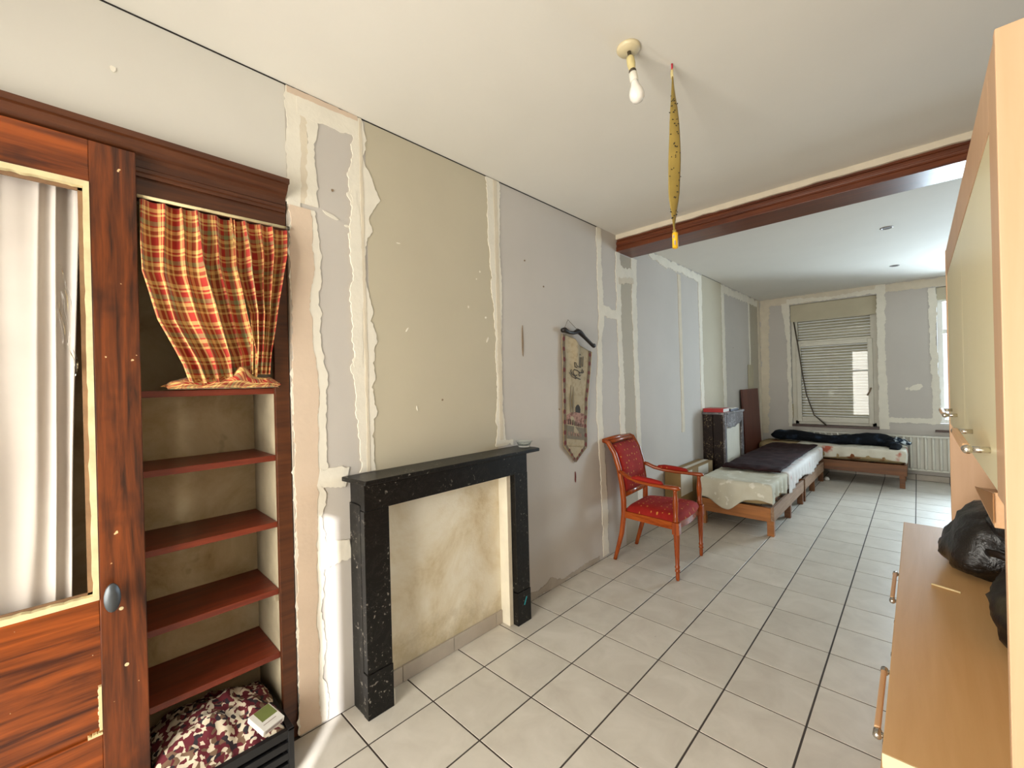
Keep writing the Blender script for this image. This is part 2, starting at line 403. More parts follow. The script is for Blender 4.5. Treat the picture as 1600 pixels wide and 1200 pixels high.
def add_tile(x0, x1, y0, y1):
    x0 += gap/2; x1 -= gap/2; y0 += gap/2; y1 -= gap/2
    if x1-x0 < .02 or y1-y0 < .02: return
    if y1 < -1.0 or (x0 > 2.55 and y0 > 3.2) or (x0 > XR1-.1 and y0 < 2.8):
        rest.box(x0, x1, y0, y1, -.006, 0); return
    o = link('tile', tile_mesh(x1-x0, y1-y0), fl)
    o.location = Vector(((x0+x1)/2, (y0+y1)/2, 0)) - BASE['floor']
    o.rotation_euler = (random.uniform(-1, 1)*.0012, random.uniform(-1, 1)*.0012, 0)
for j in range(-8, 23):
    y0, y1 = max(j*TS, YR), min((j+1)*TS, L)
    for i in range(0, 12):
        x0, x1 = max(i*TS-GX, 0.0), (i+1)*TS-GX
        xm = XR1 if y0 < 2.6 else XR2
        if x0 >= xm-.02: continue
        if i == 0 and y1 < -.2 and y0 > -1.5:      # run on into the cupboard bottom
            x0 = -.0
        add_tile(x0, min(x1, xm), y0, y1)
put('tile_remainder', rest, M['tile'], fl, kind='stuff')

# ------------------------------------------------------------------ shell: ceiling and walls
put('ceiling', B().box(-.5, XR2+.15, YR-.2, L+.3, H, H+.15), M['ceiling'], kind='structure')
AY0, AY1 = -1.40, -.175    # cupboard opening in the left wall
wl = root('wall_left', (0, 2.4, 0))
wbm = B()
wbm.box(-.4, 0, YR-.2, AY0, 0, H); wbm.box(-.4, 0, AY0, AY1, 2.31, H); wbm.box(-.4, 0, AY1, L+.3, 0, H)
put('masonry', wbm, M['lilac'], wl)
put('paint_strip', B().box(0, .0012, YR, -.178, 2.32, H), M['offwhite'], wl)
def board(y0, y1, z0, z1, m): put('plasterboard_panel', B().box(0, .0012, y0, y1, z0, z1), M[m], wl)
board(.19, 1.05, 1.0, H-.004, 'olive'); board(2.655, 2.88, 0.0, 2.66, 'taupe'); board(4.68, 5.46, 1.0, H-.004, 'olive'); board(6.80, 7.24, 0, H-.004, 'taupe')
# filler smeared over the board joints: irregular thin raised ribbons
RIB = [0]
def ribbon(parent, pts, wid, m, plane='x', off=.003, jit=.012, step=.012, name='filler_strip', fr=9):
    """pts: polyline of (a, z) on the wall; wid: list of (t, halfwidth left, halfwidth right)"""
    RIB[0] += 1; off += .00009*RIB[0]
    P = [Vector(p) for p in pts]; seg = [(P[i+1]-P[i]).length for i in range(len(P)-1)]; T = sum(seg)
    n = max(4, int(T/step)); sd = random.uniform(0, 100); lo, hi = [], []
    for k in range(n+1):
        d = T*k/n; i = 0
        while i < len(seg)-1 and d > seg[i]: d -= seg[i]; i += 1
        t = P[i+1]-P[i]; c = P[i]+t*(d/max(seg[i], 1e-6)); t.normalize(); nn = Vector((-t.y, t.x)); f = k/n
        for q in range(len(wid)-1):
            if wid[q][0] <= f <= wid[q+1][0]:
                g = (f-wid[q][0])/max(1e-6, wid[q+1][0]-wid[q][0]); wa = wid[q][1]*(1-g)+wid[q+1][1]*g; wb = wid[q][2]*(1-g)+wid[q+1][2]*g; break
        js = lambda q: jit*(1.1*nz(f*T*fr, sd, q)+.7*nz(f*T*fr*3.1, sd, q+4)+.6*nz(f*T*fr*8.3, sd, q+7)); ja = js(1); jb = js(29)
        lo.append(c+nn*(wa+ja)); hi.append(c-nn*(wb+jb))
    b = B(); m_ = n+1; vs_ = []
    for x in (off, 0.0):
        for arr in (lo, hi):
            for p in arr: vs_.append((x, p.x, p.y) if plane == 'x' else (p.x, L-x, p.y))
    fs = []
    for k in range(n):
        fs.append((k, k+1, m_+k+1, m_+k)); fs.append((k, 2*m_+k, 2*m_+k+1, k+1)); fs.append((m_+k, m_+k+1, 3*m_+k+1, 3*m_+k))
    fs += [(0, m_, 3*m_, 2*m_), (n, 2*m_+n, 3*m_+n, m_+n)]
    b.add(vs_, fs)
    return put(name, b, M[m], parent)
C2 = lambda a, b_=None: [(0, a, b_ if b_ is not None else a), (1, a, b_ if b_ is not None else a)]
HZ = H-.004
# beside the cupboard: pink plaster edge strip with filler on both sides
ribbon(wl, [(-.112, 2.30), (-.125, 0.01)], [(0, .05, .058), (.1, .075, .058), (.22, .06, .05), (.34, .09, .058), (.6, .065, .058), (.8, .055, .058), (1, .06, .06)][::1], 'filler', off=.003, jit=.014)
ribbon(wl, [(-.122, 2.30), (-.135, 0.01)], [(0, .04, .046), (.1, .052, .046), (.2, .028, .046), (.34, .062, .046), (.6, .045, .045), (.8, .035, .045), (1, .04, .048)], 'pink', off=.0042, jit=.009)
ribbon(wl, [(-.145, HZ), (-.15, 2.30)], C2(.028), 'filler', jit=.008)
ribbon(wl, [(-.105, HZ-.03), (-.115, 2.32)], [(0, .02, .03), (.6, .02, .025), (1, .05, .03)], 'filler_warm', off=.0026, jit=.006)
ribbon(wl, [(-.075, HZ-.03), (-.075, 2.32)], [(0, .03, .02), (.5, .015, .012), (1, .03, .03)], 'filler', jit=.012)
ribbon(wl, [(-.13, HZ-.06), (.15, HZ-.05)], C2(.05, .05), 'filler', off=.0036, jit=.012)
ribbon(wl, [(-.17, HZ-.015), (.15, HZ-.01)], C2(.012, .012), 'pink', off=.0045, jit=.004)
# joint left of the olive board
ribbon(wl, [(.155, HZ), (.158, 1.09)], [(0, .02, .03), (.06, .05, .03), (.12, .02, .03), (.18, .07, .05), (.22, .10, .055), (.27, .045, .06), (.32, .05, .06), (.36, .02, .055), (.48, .02, .03), (.55, .05, .02), (.68, .055, .055), (.8, .045, .055), (1, .045, .03)], 'filler', off=.0034, jit=.017, fr=7)
ribbon(wl, [(.163, HZ), (.165, 1.09)], C2(.007, .007), 'filler_warm', off=.005, jit=.003)
ribbon(wl, [(.13, 2.45), (.135, 1.6)], [(0, .012, .02), (.5, .03, .03), (1, .01, .03)], 'filler', off=.0046, jit=.012)
# joint right of the olive board
ribbon(wl, [(1.06, HZ), (1.07, 1.10)], [(0, .06, .055), (.2, .05, .055), (.45, .05, .03), (.6, .035, .018), (.85, .03, .02), (1, .055, .04)], 'filler', off=.0034, jit=.013)
ribbon(wl, [(1.075, HZ), (1.078, 1.14)], C2(.018, .012), 'filler_warm', off=.0048, jit=.004)
ribbon(wl, [(1.12, 1.12), (1.19, 1.115)], C2(.03, .01), 'filler', jit=.02)
# filler beside the mantel
ribbon(wl, [(-.075, 1.105), (.055, 1.075)], [(0, .04, .045), (1, .055, .045)], 'filler', off=.0038, jit=.014, step=.012)
ribbon(wl, [(-.085, .735), (.062, .755)], [(0, .04, .05), (.6, .05, .05), (1, .035, .06)], 'filler', off=.0038, jit=.014, step=.012)
# joint at 2.3 with ladder rungs to the beam
ribbon(wl, [(2.305, HZ), (2.31, 2.05), (2.24, 1.3), (2.29, .75), (2.30, .02)], [(0, .035, .035), (.3, .05, .03), (.32, .03, .03), (.5, .05, .03), (.75, .04, .045), (1, .05, .04)], 'filler', jit=.013)
ribbon(wl, [(2.33, 2.11), (2.60, 2.095)], C2(.04, .04), 'filler', jit=.014)
ribbon(wl, [(2.61, 2.67), (2.63, .45)], [(0, .055, .03), (.3, .04, .03), (.6, .06, .03), (1, .045, .03)], 'filler', jit=.013)
ribbon(wl, [(2.92, 2.67), (2.94, .25)], [(0, .055, .05), (.25, .03, .055), (.7, .045, .04), (1, .05, .04)], 'filler', jit=.013)
ribbon(wl, [(2.62, 2.50), (2.90, 2.515)], C2(.05, .07), 'filler', jit=.02)
ribbon(wl, [(2.62, 2.42), (2.90, 2.44)], C2(.03, .03), 'filler_warm', off=.0045, jit=.02)
# far room joints
ribbon(wl, [(3.98, 2.70), (4.0, .9)], C2(.045, .03), 'filler_warm', jit=.008)
ribbon(wl, [(4.62, 2.80), (4.63, 1.1)], [(0, .07, .06), (.4, .05, .05), (1, .05, .05)], 'filler', jit=.015)
ribbon(wl, [(5.47, 2.80), (5.49, 1.1)], [(0, .06, .05), (1, .07, .06)], 'filler', jit=.016)
ribbon(wl, [(6.74, 2.78), (6.76, 1.0)], C2(.03, .025), 'filler', jit=.008)
ribbon(wl, [(3.25, HZ-.03), (4.66, HZ-.05)], [(0, .02, .02), (.2, .03, .06), (.5, .03, .05), (1, .04, .06)], 'filler', jit=.025)
ribbon(wl, [(5.5, HZ-.05), (7.25, HZ-.05)], [(0, .04, .07), (1, .03, .06)], 'filler', jit=.025)
ribbon(wl, [(7.32, HZ), (7.35, .4)], C2(.05, .08), 'filler_warm', jit=.02)
for ya, yb in ((YR, 2.28), (4.72, 5.42)): put('ceiling_gap_shadow', B().box(0, .003, ya, yb, H-.006, H-.0005), M['black'], wl)  # black strip paints in the shadow line of the gap under the ceiling
ribbon(wl, [(1.26, .025), (2.2, .015)], [(0, .05, .02), (.15, .02, .02), (.3, .06, .02), (.45, .015, .02), (1, .02, .01)], 'greywall', off=.0006, jit=.012, name='damp_edge')
# specks, scuffs and nail holes on the boards
def fleck(y, z, a, b_, m='filler', rot=0, name='wall_fleck', x=.0012):
    n = 9; pts = []
    for k in range(n):
        t = 2*math.pi*k/n; r = 1+.35*nz(k*3.7, y*9, z*9); u, v = a*r*math.cos(t), b_*r*math.sin(t)
        pts.append((y+u*math.cos(rot)-v*math.sin(rot), z+u*math.sin(rot)+v*math.cos(rot)))
    put(name, B().prism(pts, 0, x-.001, x+.002), M[m], wl)
for y, z, a, b_, r in [(.01, 2.30, .035, .008, -.3), (.085, 2.27, .012, .006, 0), (.97, 1.92, .007, .007, 0), (.83, 1.97, .005, .008, 0), (.98, 1.78, .006, .02, -.5), (.93, 2.2, .006, .006, 0), (.9, 2.15, .005, .005, 0), (.4, 1.80, .004, .014, -.6), (.45, 1.38, .004, .012, .2), (.36, 2.25, .012, .003, 0), (-.72, 2.60, .008, .01, 0)]:
    fleck(y, z, a, b_, 'filler', r)
fleck(1.31, 1.78, .008, .11, 'scuff', 0, 'wall_scuff'); fleck(1.884, .755, .009, .045, 'tap_red', 0, 'wall_scuff')
for y, z in [(.02, 2.42), (.62, 1.42), (1.55, 2.2), (1.35, 2.35), (1.7, 1.3), (5.9, 1.95), (7.0, 2.05)]: fleck(y, z, .006, .006, 'scuff', 0, 'nail_hole')

# far wall with two window openings
wb = root('wall_back', (1.8, L, 0))
W1 = (.44, 1.53, .72, 2.68); W2 = (2.15, 3.25, .80, 2.68)
b = B(); T = .30
b.box(-.4, W1[0], L, L+T, 0, H); b.box(W1[0], W1[1], L, L+T, 0, W1[2]); b.box(W1[0], W1[1], L, L+T, W1[3], H)
b.box(W1[1], W2[0], L, L+T, 0, H); b.box(W2[0], W2[1], L, L+T, 0, W2[2]); b.box(W2[0], W2[1], L, L+T, W2[3], H); b.box(W2[1], XR2+.15, L, L+T, 0, H)
put('masonry', b, M['lilac'], wb)
rb = lambda *a, **k: ribbon(wb, *a, plane='y', **k)
rb([(.06, HZ), (.05, .55)], [(0, .09, .05), (.4, .07, .05), (1, .06, .05)], 'filler_warm', jit=.02)
rb([(.02, HZ-.06), (1.6, HZ-.05)], [(0, .06, .05), (.3, .06, .07), (1, .06, .05)], 'filler_warm', jit=.02)
rb([(.40, HZ-.08), (1.56, HZ-.10)], [(0, .05, .03), (.5, .01, .03), (1, .05, .02)], 'filler', off=.0045, jit=.02)
rb([(.405, HZ-.10), (.415, .68)], [(0, .035, .08), (.15, .03, .05), (.3, .03, .02), (1, .03, .02)], 'filler', off=.0038, jit=.012)
rb([(1.575, HZ), (1.58, .70)], [(0, .06, .05), (.3, .04, .05), (.5, .035, .05), (1, .06, .05)], 'filler', off=.004, jit=.018)
rb([(1.6, HZ-.06), (2.5, HZ-.07)], C2(.055, .06), 'filler_warm', jit=.015)
rb([(2.10, HZ-.14), (2.12, .80)], [(0, .045, .03), (.1, .06, .03), (.3, .03, .03), (.7, .05, .03), (1, .05, .03)], 'filler', jit=.015)
rb([(1.58, .84), (2.12, .84)], C2(.03, .04), 'filler', off=.004, jit=.015); rb([(1.55, .74), (2.14, .74)], C2(.05, .05), 'lilac', off=.0025, jit=.004)
rb([(1.86, 1.28), (1.99, 1.34)], [(0, .012, .02), (.5, .03, .05), (1, .02, .02)], 'filler', jit=.012, step=.01); rb([(1.82, 1.29), (1.85, 1.29)], C2(.015, .015), 'filler', jit=.006, step=.008)
put('baseboard_back', B().box(-.0, XR2, L-.008, L, 0, .085), M['grout'], kind='structure')
bb = bpy.data.objects['baseboard_back']; BASE[bb.name] = Vector(bb.location)
for i in range(12):
    x0, x1 = max(0, i*TS-GX)+.003, min(XR2, (i+1)*TS-GX)-.003
    if x1-x0 > .03: put('skirting_tile', B().box(x0, x1, L-.016, L-.004, .003, .082), M['skirt_tile'], bb, bevel=.002)

# right walls, room-divider stub and the wall behind the camera
put('wall_right', B().box(XR1, XR1+.12, YR-.03, 2.72, 0, H), M['rear_wall'], kind='structure')
put('wall_partition', B().box(XR1, XR2, 2.72, 2.86, 0, H), M['rear_wall'], kind='structure')
put('wall_right_far', B().box(XR2, XR2+.15, 2.72, L+.3, 0, H), M['lilac'], kind='structure')
D1 = (.30, 1.75, 0.04, 2.36); D2 = (2.112, 2.50, 0.0, 2.06)
b = B(); y0, y1 = YR-.18, YR
b.box(-.4, D1[0], y0, y1, 0, H); b.box(D1[0], D1[1], y0, y1, D1[3], H); b.box(D1[0], D1[1], y0, y1, 0, D1[2]); b.box(D1[1], 2.05, y0, y1, 0, H); b.box(2.05, D2[0], YR-.03, y1, 0, H)
b.box(D2[0], D2[1], YR-.03, y1, D2[3], H); b.box(D2[1], XR1+.12, YR-.03, y1, 0, H)
put('wall_rear', b, M['rear_wall'], kind='structure')
put('wall_sun_block', B().box(1.95, 2.05, YR-2.0, YR-.18, 0, 3.4), M['rear_wall'], kind='structure')  # unseen wall added outside to keep the sun off the glazed doors
d1 = root('door_1', (.72, YR-.06, 0))
b = B()
for x0, x1 in ((D1[0], D1[0]+.07), (.995, 1.055), (D1[1]-.07, D1[1])): b.box(x0, x1, YR-.10, YR-.03, D1[2], D1[3])
for z0, z1 in ((D1[2], .18), (1.62, 1.68), (D1[3]-.07, D1[3])): b.box(D1[0], D1[1], YR-.095, YR-.035, z0, z1)
put('door_frame', b, M['white_frame'], d1, bevel=.004)
for x0, x1 in ((D1[0]+.07, .995), (1.055, D1[1]-.07)):
    for z0, z1 in ((.18, 1.62), (1.68, D1[3]-.07)): put('pane', B().box(x0, x1, YR-.067, YR-.063, z0, z1), M['film'], d1)
d2 = root('door_2', (2.06, YR-.02, 0))  # unseen door, added; the gap beside its leaf passes the sun strip
put('door_leaf', B().box(2.198, D2[1], YR-.030, YR-.005, .005, 2.055), M['door_wood'], d2, bevel=.004)
put('door_handle', B().tube([(2.22, YR-.005, 1.02), (2.22, YR+.05, 1.02), (2.32, YR+.055, 1.02)], .010), M['steel'], d2, smooth=True)

# ------------------------------------------------------------------ ceiling beam
bt = root('trim_1', (1.27, 2.74, 2.67))
put('beam', B().prism([(2.612, 2.785), (2.612, 2.765), (2.600, 2.755), (2.600, 2.735), (2.606, 2.730), (2.606, 2.715), (2.598, 2.708), (2.598, 2.67), (2.885, 2.67), (2.885, 2.82), (2.62, 2.82)], 0, 0.001, XR1-.005), M['beam'], bt, bevel=.002)
n = 60; lo = []
for k in range(n+1):
    x = .002+(XR1-.01)*k/n; lo.append((x, 2.779+.006*nz(x*7, 3, 1)+.004*nz(x*23, 8, 2)))
put('filler_strip', B().prism(lo+[(XR1-.008, 2.819), (.002, 2.819)], 1, 2.590, 2.618), M['filler_warm'], bt)

# ------------------------------------------------------------------ window 1 with lowered roller shutter
w1 = root('window_1', (.985, L+.12, W1[2]))
x0, x1, z0, z1 = W1; yf = L+.09
put('shutter_box', B().prism([(L+.03, 2.40), (L+.03, z1-.002), (L+.26, z1-.002), (L+.26, 2.44), (L+.08, 2.44)], 0, x0+.002, x1-.002), M['shutter_box'], w1, bevel=.006)
fb = B(); fb.box(x0+.001, x0+.085, yf, yf+.06, z0+.005, 2.44); fb.box(x1-.085, x1-.001, yf, yf+.06, z0+.005, 2.44)
fb.box(x0+.03, x1-.03, yf, yf+.06, 2.40, 2.44); fb.box(x0+.03, x1-.03, yf, yf+.06, z0+.005, z0+.06); fb.box(x0+.085, x1-.085, yf, yf+.06, 2.035, 2.085)
put('frame', fb, M['white_pvc'], w1, bevel=.004)
sb = B(); a0, a1, c0, c1 = x0+.062, x1-.06, z0+.045, 2.05; t = .062
sb.box(a0, a0+t, yf-.022, yf+.03, c0, c1); sb.box(a1-t, a1, yf-.022, yf+.03, c0, c1); sb.box(a0+t, a1-t, yf-.022, yf+.03, c0, c0+t+.02); sb.box(a0+t, a1-t, yf-.022, yf+.03, c1-t, c1)
put('sash', sb, M['white_pvc'], w1, bevel=.006)
put('pane', B().box(a0+t-.004, a1-t+.004, yf+.002, yf+.008, c0+t+.016, c1-t+.004), M['glass'], w1)
put('pane', B().box(x0+.085, x1-.085, yf+.02, yf+.026, 2.085, 2.40), M['glass'], w1)
sl = B(); z = z0+.05
while z < 2.43:
    sl.prism([(L+.203, z), (L+.1995, z+.010), (L+.1985, z+.022), (L+.200, z+.034), (L+.203, z+.0425), (L+.211, z+.0425), (L+.211, z)], 0, x0+.002, x1-.002); z += .045
put('shutter_slats', sl, M['slat'], w1, kind='stuff')
put('window_handle', B().tube([(a1-.03, yf-.022, 1.30), (a1-.03, yf-.055, 1.30), (a1-.045, yf-.06, 1.25), (a1-.075, yf-.06, 1.19)], .011), M['scuff'], w1, smooth=True)
put('shutter_strap', B().tube([(x0+.05, L+.02, 2.40), (x0+.10, L+.03, 2.0), (x0+.15, L+.035, 1.55), (x0+.20, L+.03, 1.2), (x0+.30, L+.0, .88), (x0+.46, L-.03, .72)], [(.010, .003)]*6), M['dark_metal'], w1, smooth=True)
put('window_sill', B().box(x0+.002, x1-.002, L-.03, L+.09, z0-.03, z0+.004), M['sill'], w1, bevel=.004)
put('reveal_patch', B().box(x0, x0+.006, L+.02, L+.09, z0+.1, 1.05), M['tape_yellow'], w1)
# window 2, shutter up, behind the wall unit
w2 = root('window_2', (2.7, L+.12, W2[2]))
x0, x1, z0, z1 = W2
put('shutter_box', B().prism([(L+.03, 2.50), (L+.03, z1-.002), (L+.26, z1-.002), (L+.26, 2.52), (L+.08, 2.52)], 0, x0+.002, x1-.002), M['shutter_box'], w2, bevel=.006)
fb = B(); fb.box(x0+.005, x0+.06, yf, yf+.06, z0+.005, 2.52); fb.box(x1-.06, x1-.005, yf, yf+.06, z0+.005, 2.52)
fb.box(x0+.06, x1-.06, yf, yf+.06, 2.48, 2.52); fb.box(x0+.06, x1-.06, yf, yf+.06, z0+.005, z0+.06); fb.box(x0+.06, x1-.06, yf, yf+.06, 2.04, 2.10)
put('frame', fb, M['white_frame'], w2, bevel=.004)
put('pane', B().box(x0+.06, x1-.06, yf+.02, yf+.026, z0+.06, 2.04), M['film'], w2); put('pane', B().box(x0+.06, x1-.06, yf+.02, yf+.026, 2.10, 2.48), M['film'], w2)
put('window_sill', B().box(x0-.04, x1+.04, L-.03, L+.09, z0-.11, z0-.08), M['sill'], w2, bevel=.004)

# ------------------------------------------------------------------ radiator
rd = thing('radiator', 'cream panel radiator with vertical ribs below the far windows', 'radiator', (1.45, L-.06, .15))
rx0, rx1 = .56, 2.42
put('top_grille', B().box(rx0, rx1, L-.115, L-.03, .615, .635), M['radiator'], rd, bevel=.005)
put('back_panel', B().box(rx0, rx1, L-.075, L-.04, .16, .615), M['radiator'], rd, bevel=.004)
put('bottom_rail', B().box(rx0, rx1, L-.11, L-.035, .15, .18), M['radiator'], rd, bevel=.008)
fin = None; nf = 25
for i in range(nf):
    xc = rx0+.04+(rx1-rx0-.08)*i/(nf-1)
    if fin is None: fin = put('rib', B().tube([(xc, L-.095, .17), (xc, L-.098, .20), (xc, L-.098, .58), (xc, L-.095, .615)], [(.016, .022), (.018, .026), (.018, .026), (.016, .022)], 10), M['radiator'], rd, smooth=True); xf = xc
    else: o = fin.copy(); col.objects.link(o); o.parent = rd; o.location = fin.location+Vector((xc-xf, 0, 0))
for xx in (1.0, 2.0): put('bracket', B().box(xx, xx+.03, L-.045, L-.001, .3, .5), M['radiator'], rd)
put('valve', B().tube([(.54, L-.07, .60), (.50, L-.07, .60), (.50, L-.07, .62)], .016), M['steel'], rd, smooth=True)
put('pipe', B().tube([(.50, L-.07, .60), (.50, L-.07, .0)], .009), M['radiator'], rd, smooth=True)

# ------------------------------------------------------------------ built-in cupboard on the left
al = root('wall_alcove', (-.2, -.8, 0))
put('back_plaster', B().box(-.36, -.335, AY0, AY1, 0, 2.31), M['alcove'], al)
put('side_plaster', B().box(-.36, -.032, -.237, AY1, 0, 2.31), M['alcove_white'], al)
put('side_plaster', B().box(-.36, -.032, AY0, AY0+.03, 0, 2.31), M['alcove_white'], al)
put('soffit', B().box(-.36, -.05, AY0, AY1, 2.27, 2.31), M['alcove_white'], al)
put('corner_reveal', B().box(-.034, -.0002, AY1-.004, AY1+.001, 0, 2.31), M['greywall'], al)
cb = thing('built_in_cupboard', 'dark stained wooden cupboard front with moulded cornice in the left wall', 'cupboard', (0, -.8, 0))
put('stile', B().box(-.034, -.012, -.240, -.182, 0.002, 2.20), M['frieze'], cb, bevel=.003)
put('stile', B().box(-.034, -.012, AY0+.004, AY0+.07, 0.002, 2.20), M['frieze'], cb, bevel=.003)
put('stile', B().box(-.12, -.022, -.735, -.695, 0.002, 2.20), M['frieze'], cb, bevel=.003)
put('frieze_board', B().box(-.05, -.010, AY0+.004, -.182, 2.185, 2.30), M['frieze'], cb, bevel=.002)
prof = [(-.008, 2.258), (.000, 2.258), (.000, 2.270), (.006, 2.274), (.006, 2.286), (.002, 2.290), (.002, 2.314), (.010, 2.325), (.022, 2.333), (.034, 2.345), (.044, 2.362), (.058, 2.364), (.058, 2.384), (-.008, 2.384)]
put('cornice', B().prism(prof, 1, AY0-.03, -.186), M['frieze'], cb)
for i, zz in enumerate((1.507, 1.222, .938, .652, .380)):
    put('shelf', B().box(-.334, -.03-.002*i, -.694, -.238, zz-.024, zz), M['shelf'], cb, bevel=.002)
put('batten', B().box(-.33, -.04, -.252, -.238, .60, .628), M['alcove_white'], cb)
# hinged glazed door, closed over the left bay
dr = thing('glazed_cupboard_door', 'varnished brown cupboard door with cream puttied opening and lower panel', 'door', (.02, -1.03, .03))
xa, xb = .004, .034; dy0, dy1 = -1.385, -.671
put('stile', B().box(xa, xb, -.786, dy1, .03, 2.322), M['door_wood'], dr, bevel=.003)
put('stile', B().box(xa, xb, dy0, dy0+.115, .03, 2.322), M['door_wood'], dr, bevel=.003)
put('top_rail', B().box(xa, xb-.001, dy0+.115, -.786, 2.185, 2.322), M['door_wood_h'], dr, bevel=.002)
put('lock_rail', B().box(xa, xb-.001, dy0+.115, -.786, .735, .838), M['door_wood_h'], dr, bevel=.002)
put('bottom_rail', B().box(xa, xb-.001, dy0+.115, -.786, .03, .405), M['door_wood_h'], dr, bevel=.002)
put('panel', B().box(xa+.006, xb-.012, dy0+.11, -.78, .40, .74), M['door_wood_h'], dr)
def bead(pts, nrm, wdt, dx=0):
    n = 50; A, Bq = Vector(pts[0]), Vector(pts[1]); lo = []; hi = []; sd = random.uniform(0, 50)
    for k in range(n+1):
        c = A.lerp(Bq, k/n); lo.append(c); hi.append(c+Vector(nrm)*(wdt+.0035*nz(k*.35, sd, 1)+.003*nz(k*1.1, sd, 7)))
    return B().prism([tuple(p) for p in lo+hi[::-1]], 0, xb-.022+dx, xb+.0015+dx)
gy0, gy1, gz0, gz1 = dy0+.115, -.786, .838, 2.185
put('putty_bead', bead([(gy1, gz0), (gy1, gz1)], (-1, 0), .015), M['putty'], dr); put('putty_bead', bead([(gy0, gz0), (gy0, gz1)], (1, 0), .015), M['putty'], dr)
put('putty_bead', bead([(gy0, gz0), (gy1, gz0)], (0, 1), .017, .0007), M['putty'], dr); put('putty_bead', bead([(gy0, gz1), (gy1, gz1)], (0, -1), .017, .0007), M['putty'], dr)
put('rebate', B().box(xa, xb-.022, gy1-.026, gy1, gz0, gz1).box(xa, xb-.022, gy0, gy0+.026, gz0, gz1).box(xa, xb-.022, gy0, gy1, gz1-.028, gz1).box(xa, xb-.022, gy0, gy1, gz0, gz0+.024), M['putty_edge'], dr)
kb = put('knob', B().lathe([(.012, 0), (.012, .022)], (xb, -.757, .842), 14, (1, 0, 0)), M['black'], dr, smooth=True)
b = B(); b.lathe([(.001, .0), (.016, .001), (.021, .006), (.020, .012), (.001, .014)], (0, 0, 0), 20, (1, 0, 0))
b.v = [(x+xb+.02, y*1.0-.757, z*2.25+.842) for x, y, z in b.v]
put('knob_plate', b, M['knob'], kb, smooth=True)
for zz, yy in ((.60, -.725), (.79, -.735)): put('chipped_spot', B().lathe([(.0, .001), (.006, .0012), (.0, .0016)], (xb, yy, zz), 8, (1, 0, 0)), M['putty'], dr)
put('chipped_edge', bead([(-.786, .42), (-.786, .56)], (-1, 0), .007), M['straw'], dr); put('chipped_edge', bead([(-.82, .405), (-.786, .405)], (0, 1), .008), M['straw'], dr)
# film scraps left in the opening
def filmfn(u, v):
    y = -.985+.10*u*(1-.55*v)+.012*math.sin(7*v)+.03*v; z = 2.165-.62*v-.05*u*v
    return (xb-.026+.010*nz(u*3, v*4, 2)+.004*math.sin(u*9), y, z)
def scrap(u, v):
    wv = (.030*(1-abs(2*v-.7)**1.3*.8)+.006); y = -.862+.035*v+wv*(u-.5)+.012*nz(v*5, 1, 3); z = 1.90-.34*v
    return (xb-.018+.012*nz(u*4, v*7, 5)+.012*math.sin(v*3), y, z+.02*nz(u*2, v*4, 9))
put('torn_film', B().grid(scrap, 8, 26), M['film'], dr, smooth=True)
# white curtain behind the opening
def wc(u, v):
    y = -1.33+.525*u + (-.045*v*u) ; z = 2.21-1.42*v
    ph = 52*u+2.6*nz(u*6, v*1.2, 1)+8*nz(u*3, 0, 9)
    amp = (.0085+.006*nz(u*7, v*.8, 6))*(1-.2*v)
    return (-.048+amp*math.sin(ph)+.008*nz(u*9, v*2, 4), y+.004*math.cos(ph), z)
put('white_curtain', B().grid(wc, 120, 40), M['white_curtain'], None, smooth=True, solid=.0012, label='white cotton curtain hanging behind the opening of the glazed cupboard door', cat='curtain')

# ------------------------------------------------------------------ plaid curtain
pc = thing('plaid_curtain', 'red and yellow plaid curtain bunched above the open cupboard shelves', 'curtain', (-.02, -.45, 1.51))
put('rod', B().tube([(.012, -.668, 2.184), (.012, -.186, 2.191)], .006), M['putty'], pc, smooth=True)
put('rod_end', B().tube([(.012, -.190, 2.191), (.012, -.178, 2.191)], .009), M['dark_metal'], pc, smooth=True)
def lerp(a, b_, t): return a*(1-t)+b_*t
def interp(tab, v):
    for (a, x), (c, y) in zip(tab, tab[1:]):
        if a <= v <= c: return lerp(x, y, (v-a)/(c-a+1e-9))
    return tab[-1][1]
def panel(le, re, zt, zb, folds, seed, cloth, depth=.030):
    def fn(u, v):
        y0, y1 = interp(le, v), interp(re, v)
        uu = min(1, max(0, u+.075*nz(u*3.1, v*1.3, seed)*math.sin(math.pi*u)))
        z = lerp(zt, zb(u), v)
        ph = uu*folds*2*math.pi+2.4*nz(u*2.3, v*1.6, seed+3)
        amp = depth*(1-.45*v)*(.55+.45*min(1, v*6))
        x = .012+amp*math.sin(ph)*(.75+.9*nz(u*5, v*1.5, seed))+.020*nz(u*4, v*3, seed+5)+.018*math.sin(math.pi*v)
        y = lerp(y0, y1, uu if 0 < uu < 1 else u)+.006*math.cos(ph)
        return (x, y, z)
    return B().grid(fn, 150, 70, lambda u, v: (u*cloth+seed*.04, v*.66))
put('cloth_panel', panel([(0, -.668), (.4, -.668), (.65, -.630), (.9, -.560), (1, -.540)], [(0, -.385), (.3, -.385), (.6, -.352), (.85, -.318), (1, -.318)], 2.174, lambda u: 1.532+.05*(u-.3)**2, 5.2, 1, .62), M['plaid'], pc, smooth=True, solid=.0012)
put('cloth_panel', panel([(0, -.40), (.35, -.385), (.6, -.342), (.85, -.335), (1, -.335)], [(0, -.192), (.2, -.200), (.5, -.232), (.85, -.262), (1, -.266)], 2.178, lambda u: 1.565-.0*u, 4.3, 2, .48), M['plaid'], pc, smooth=True, solid=.0012)
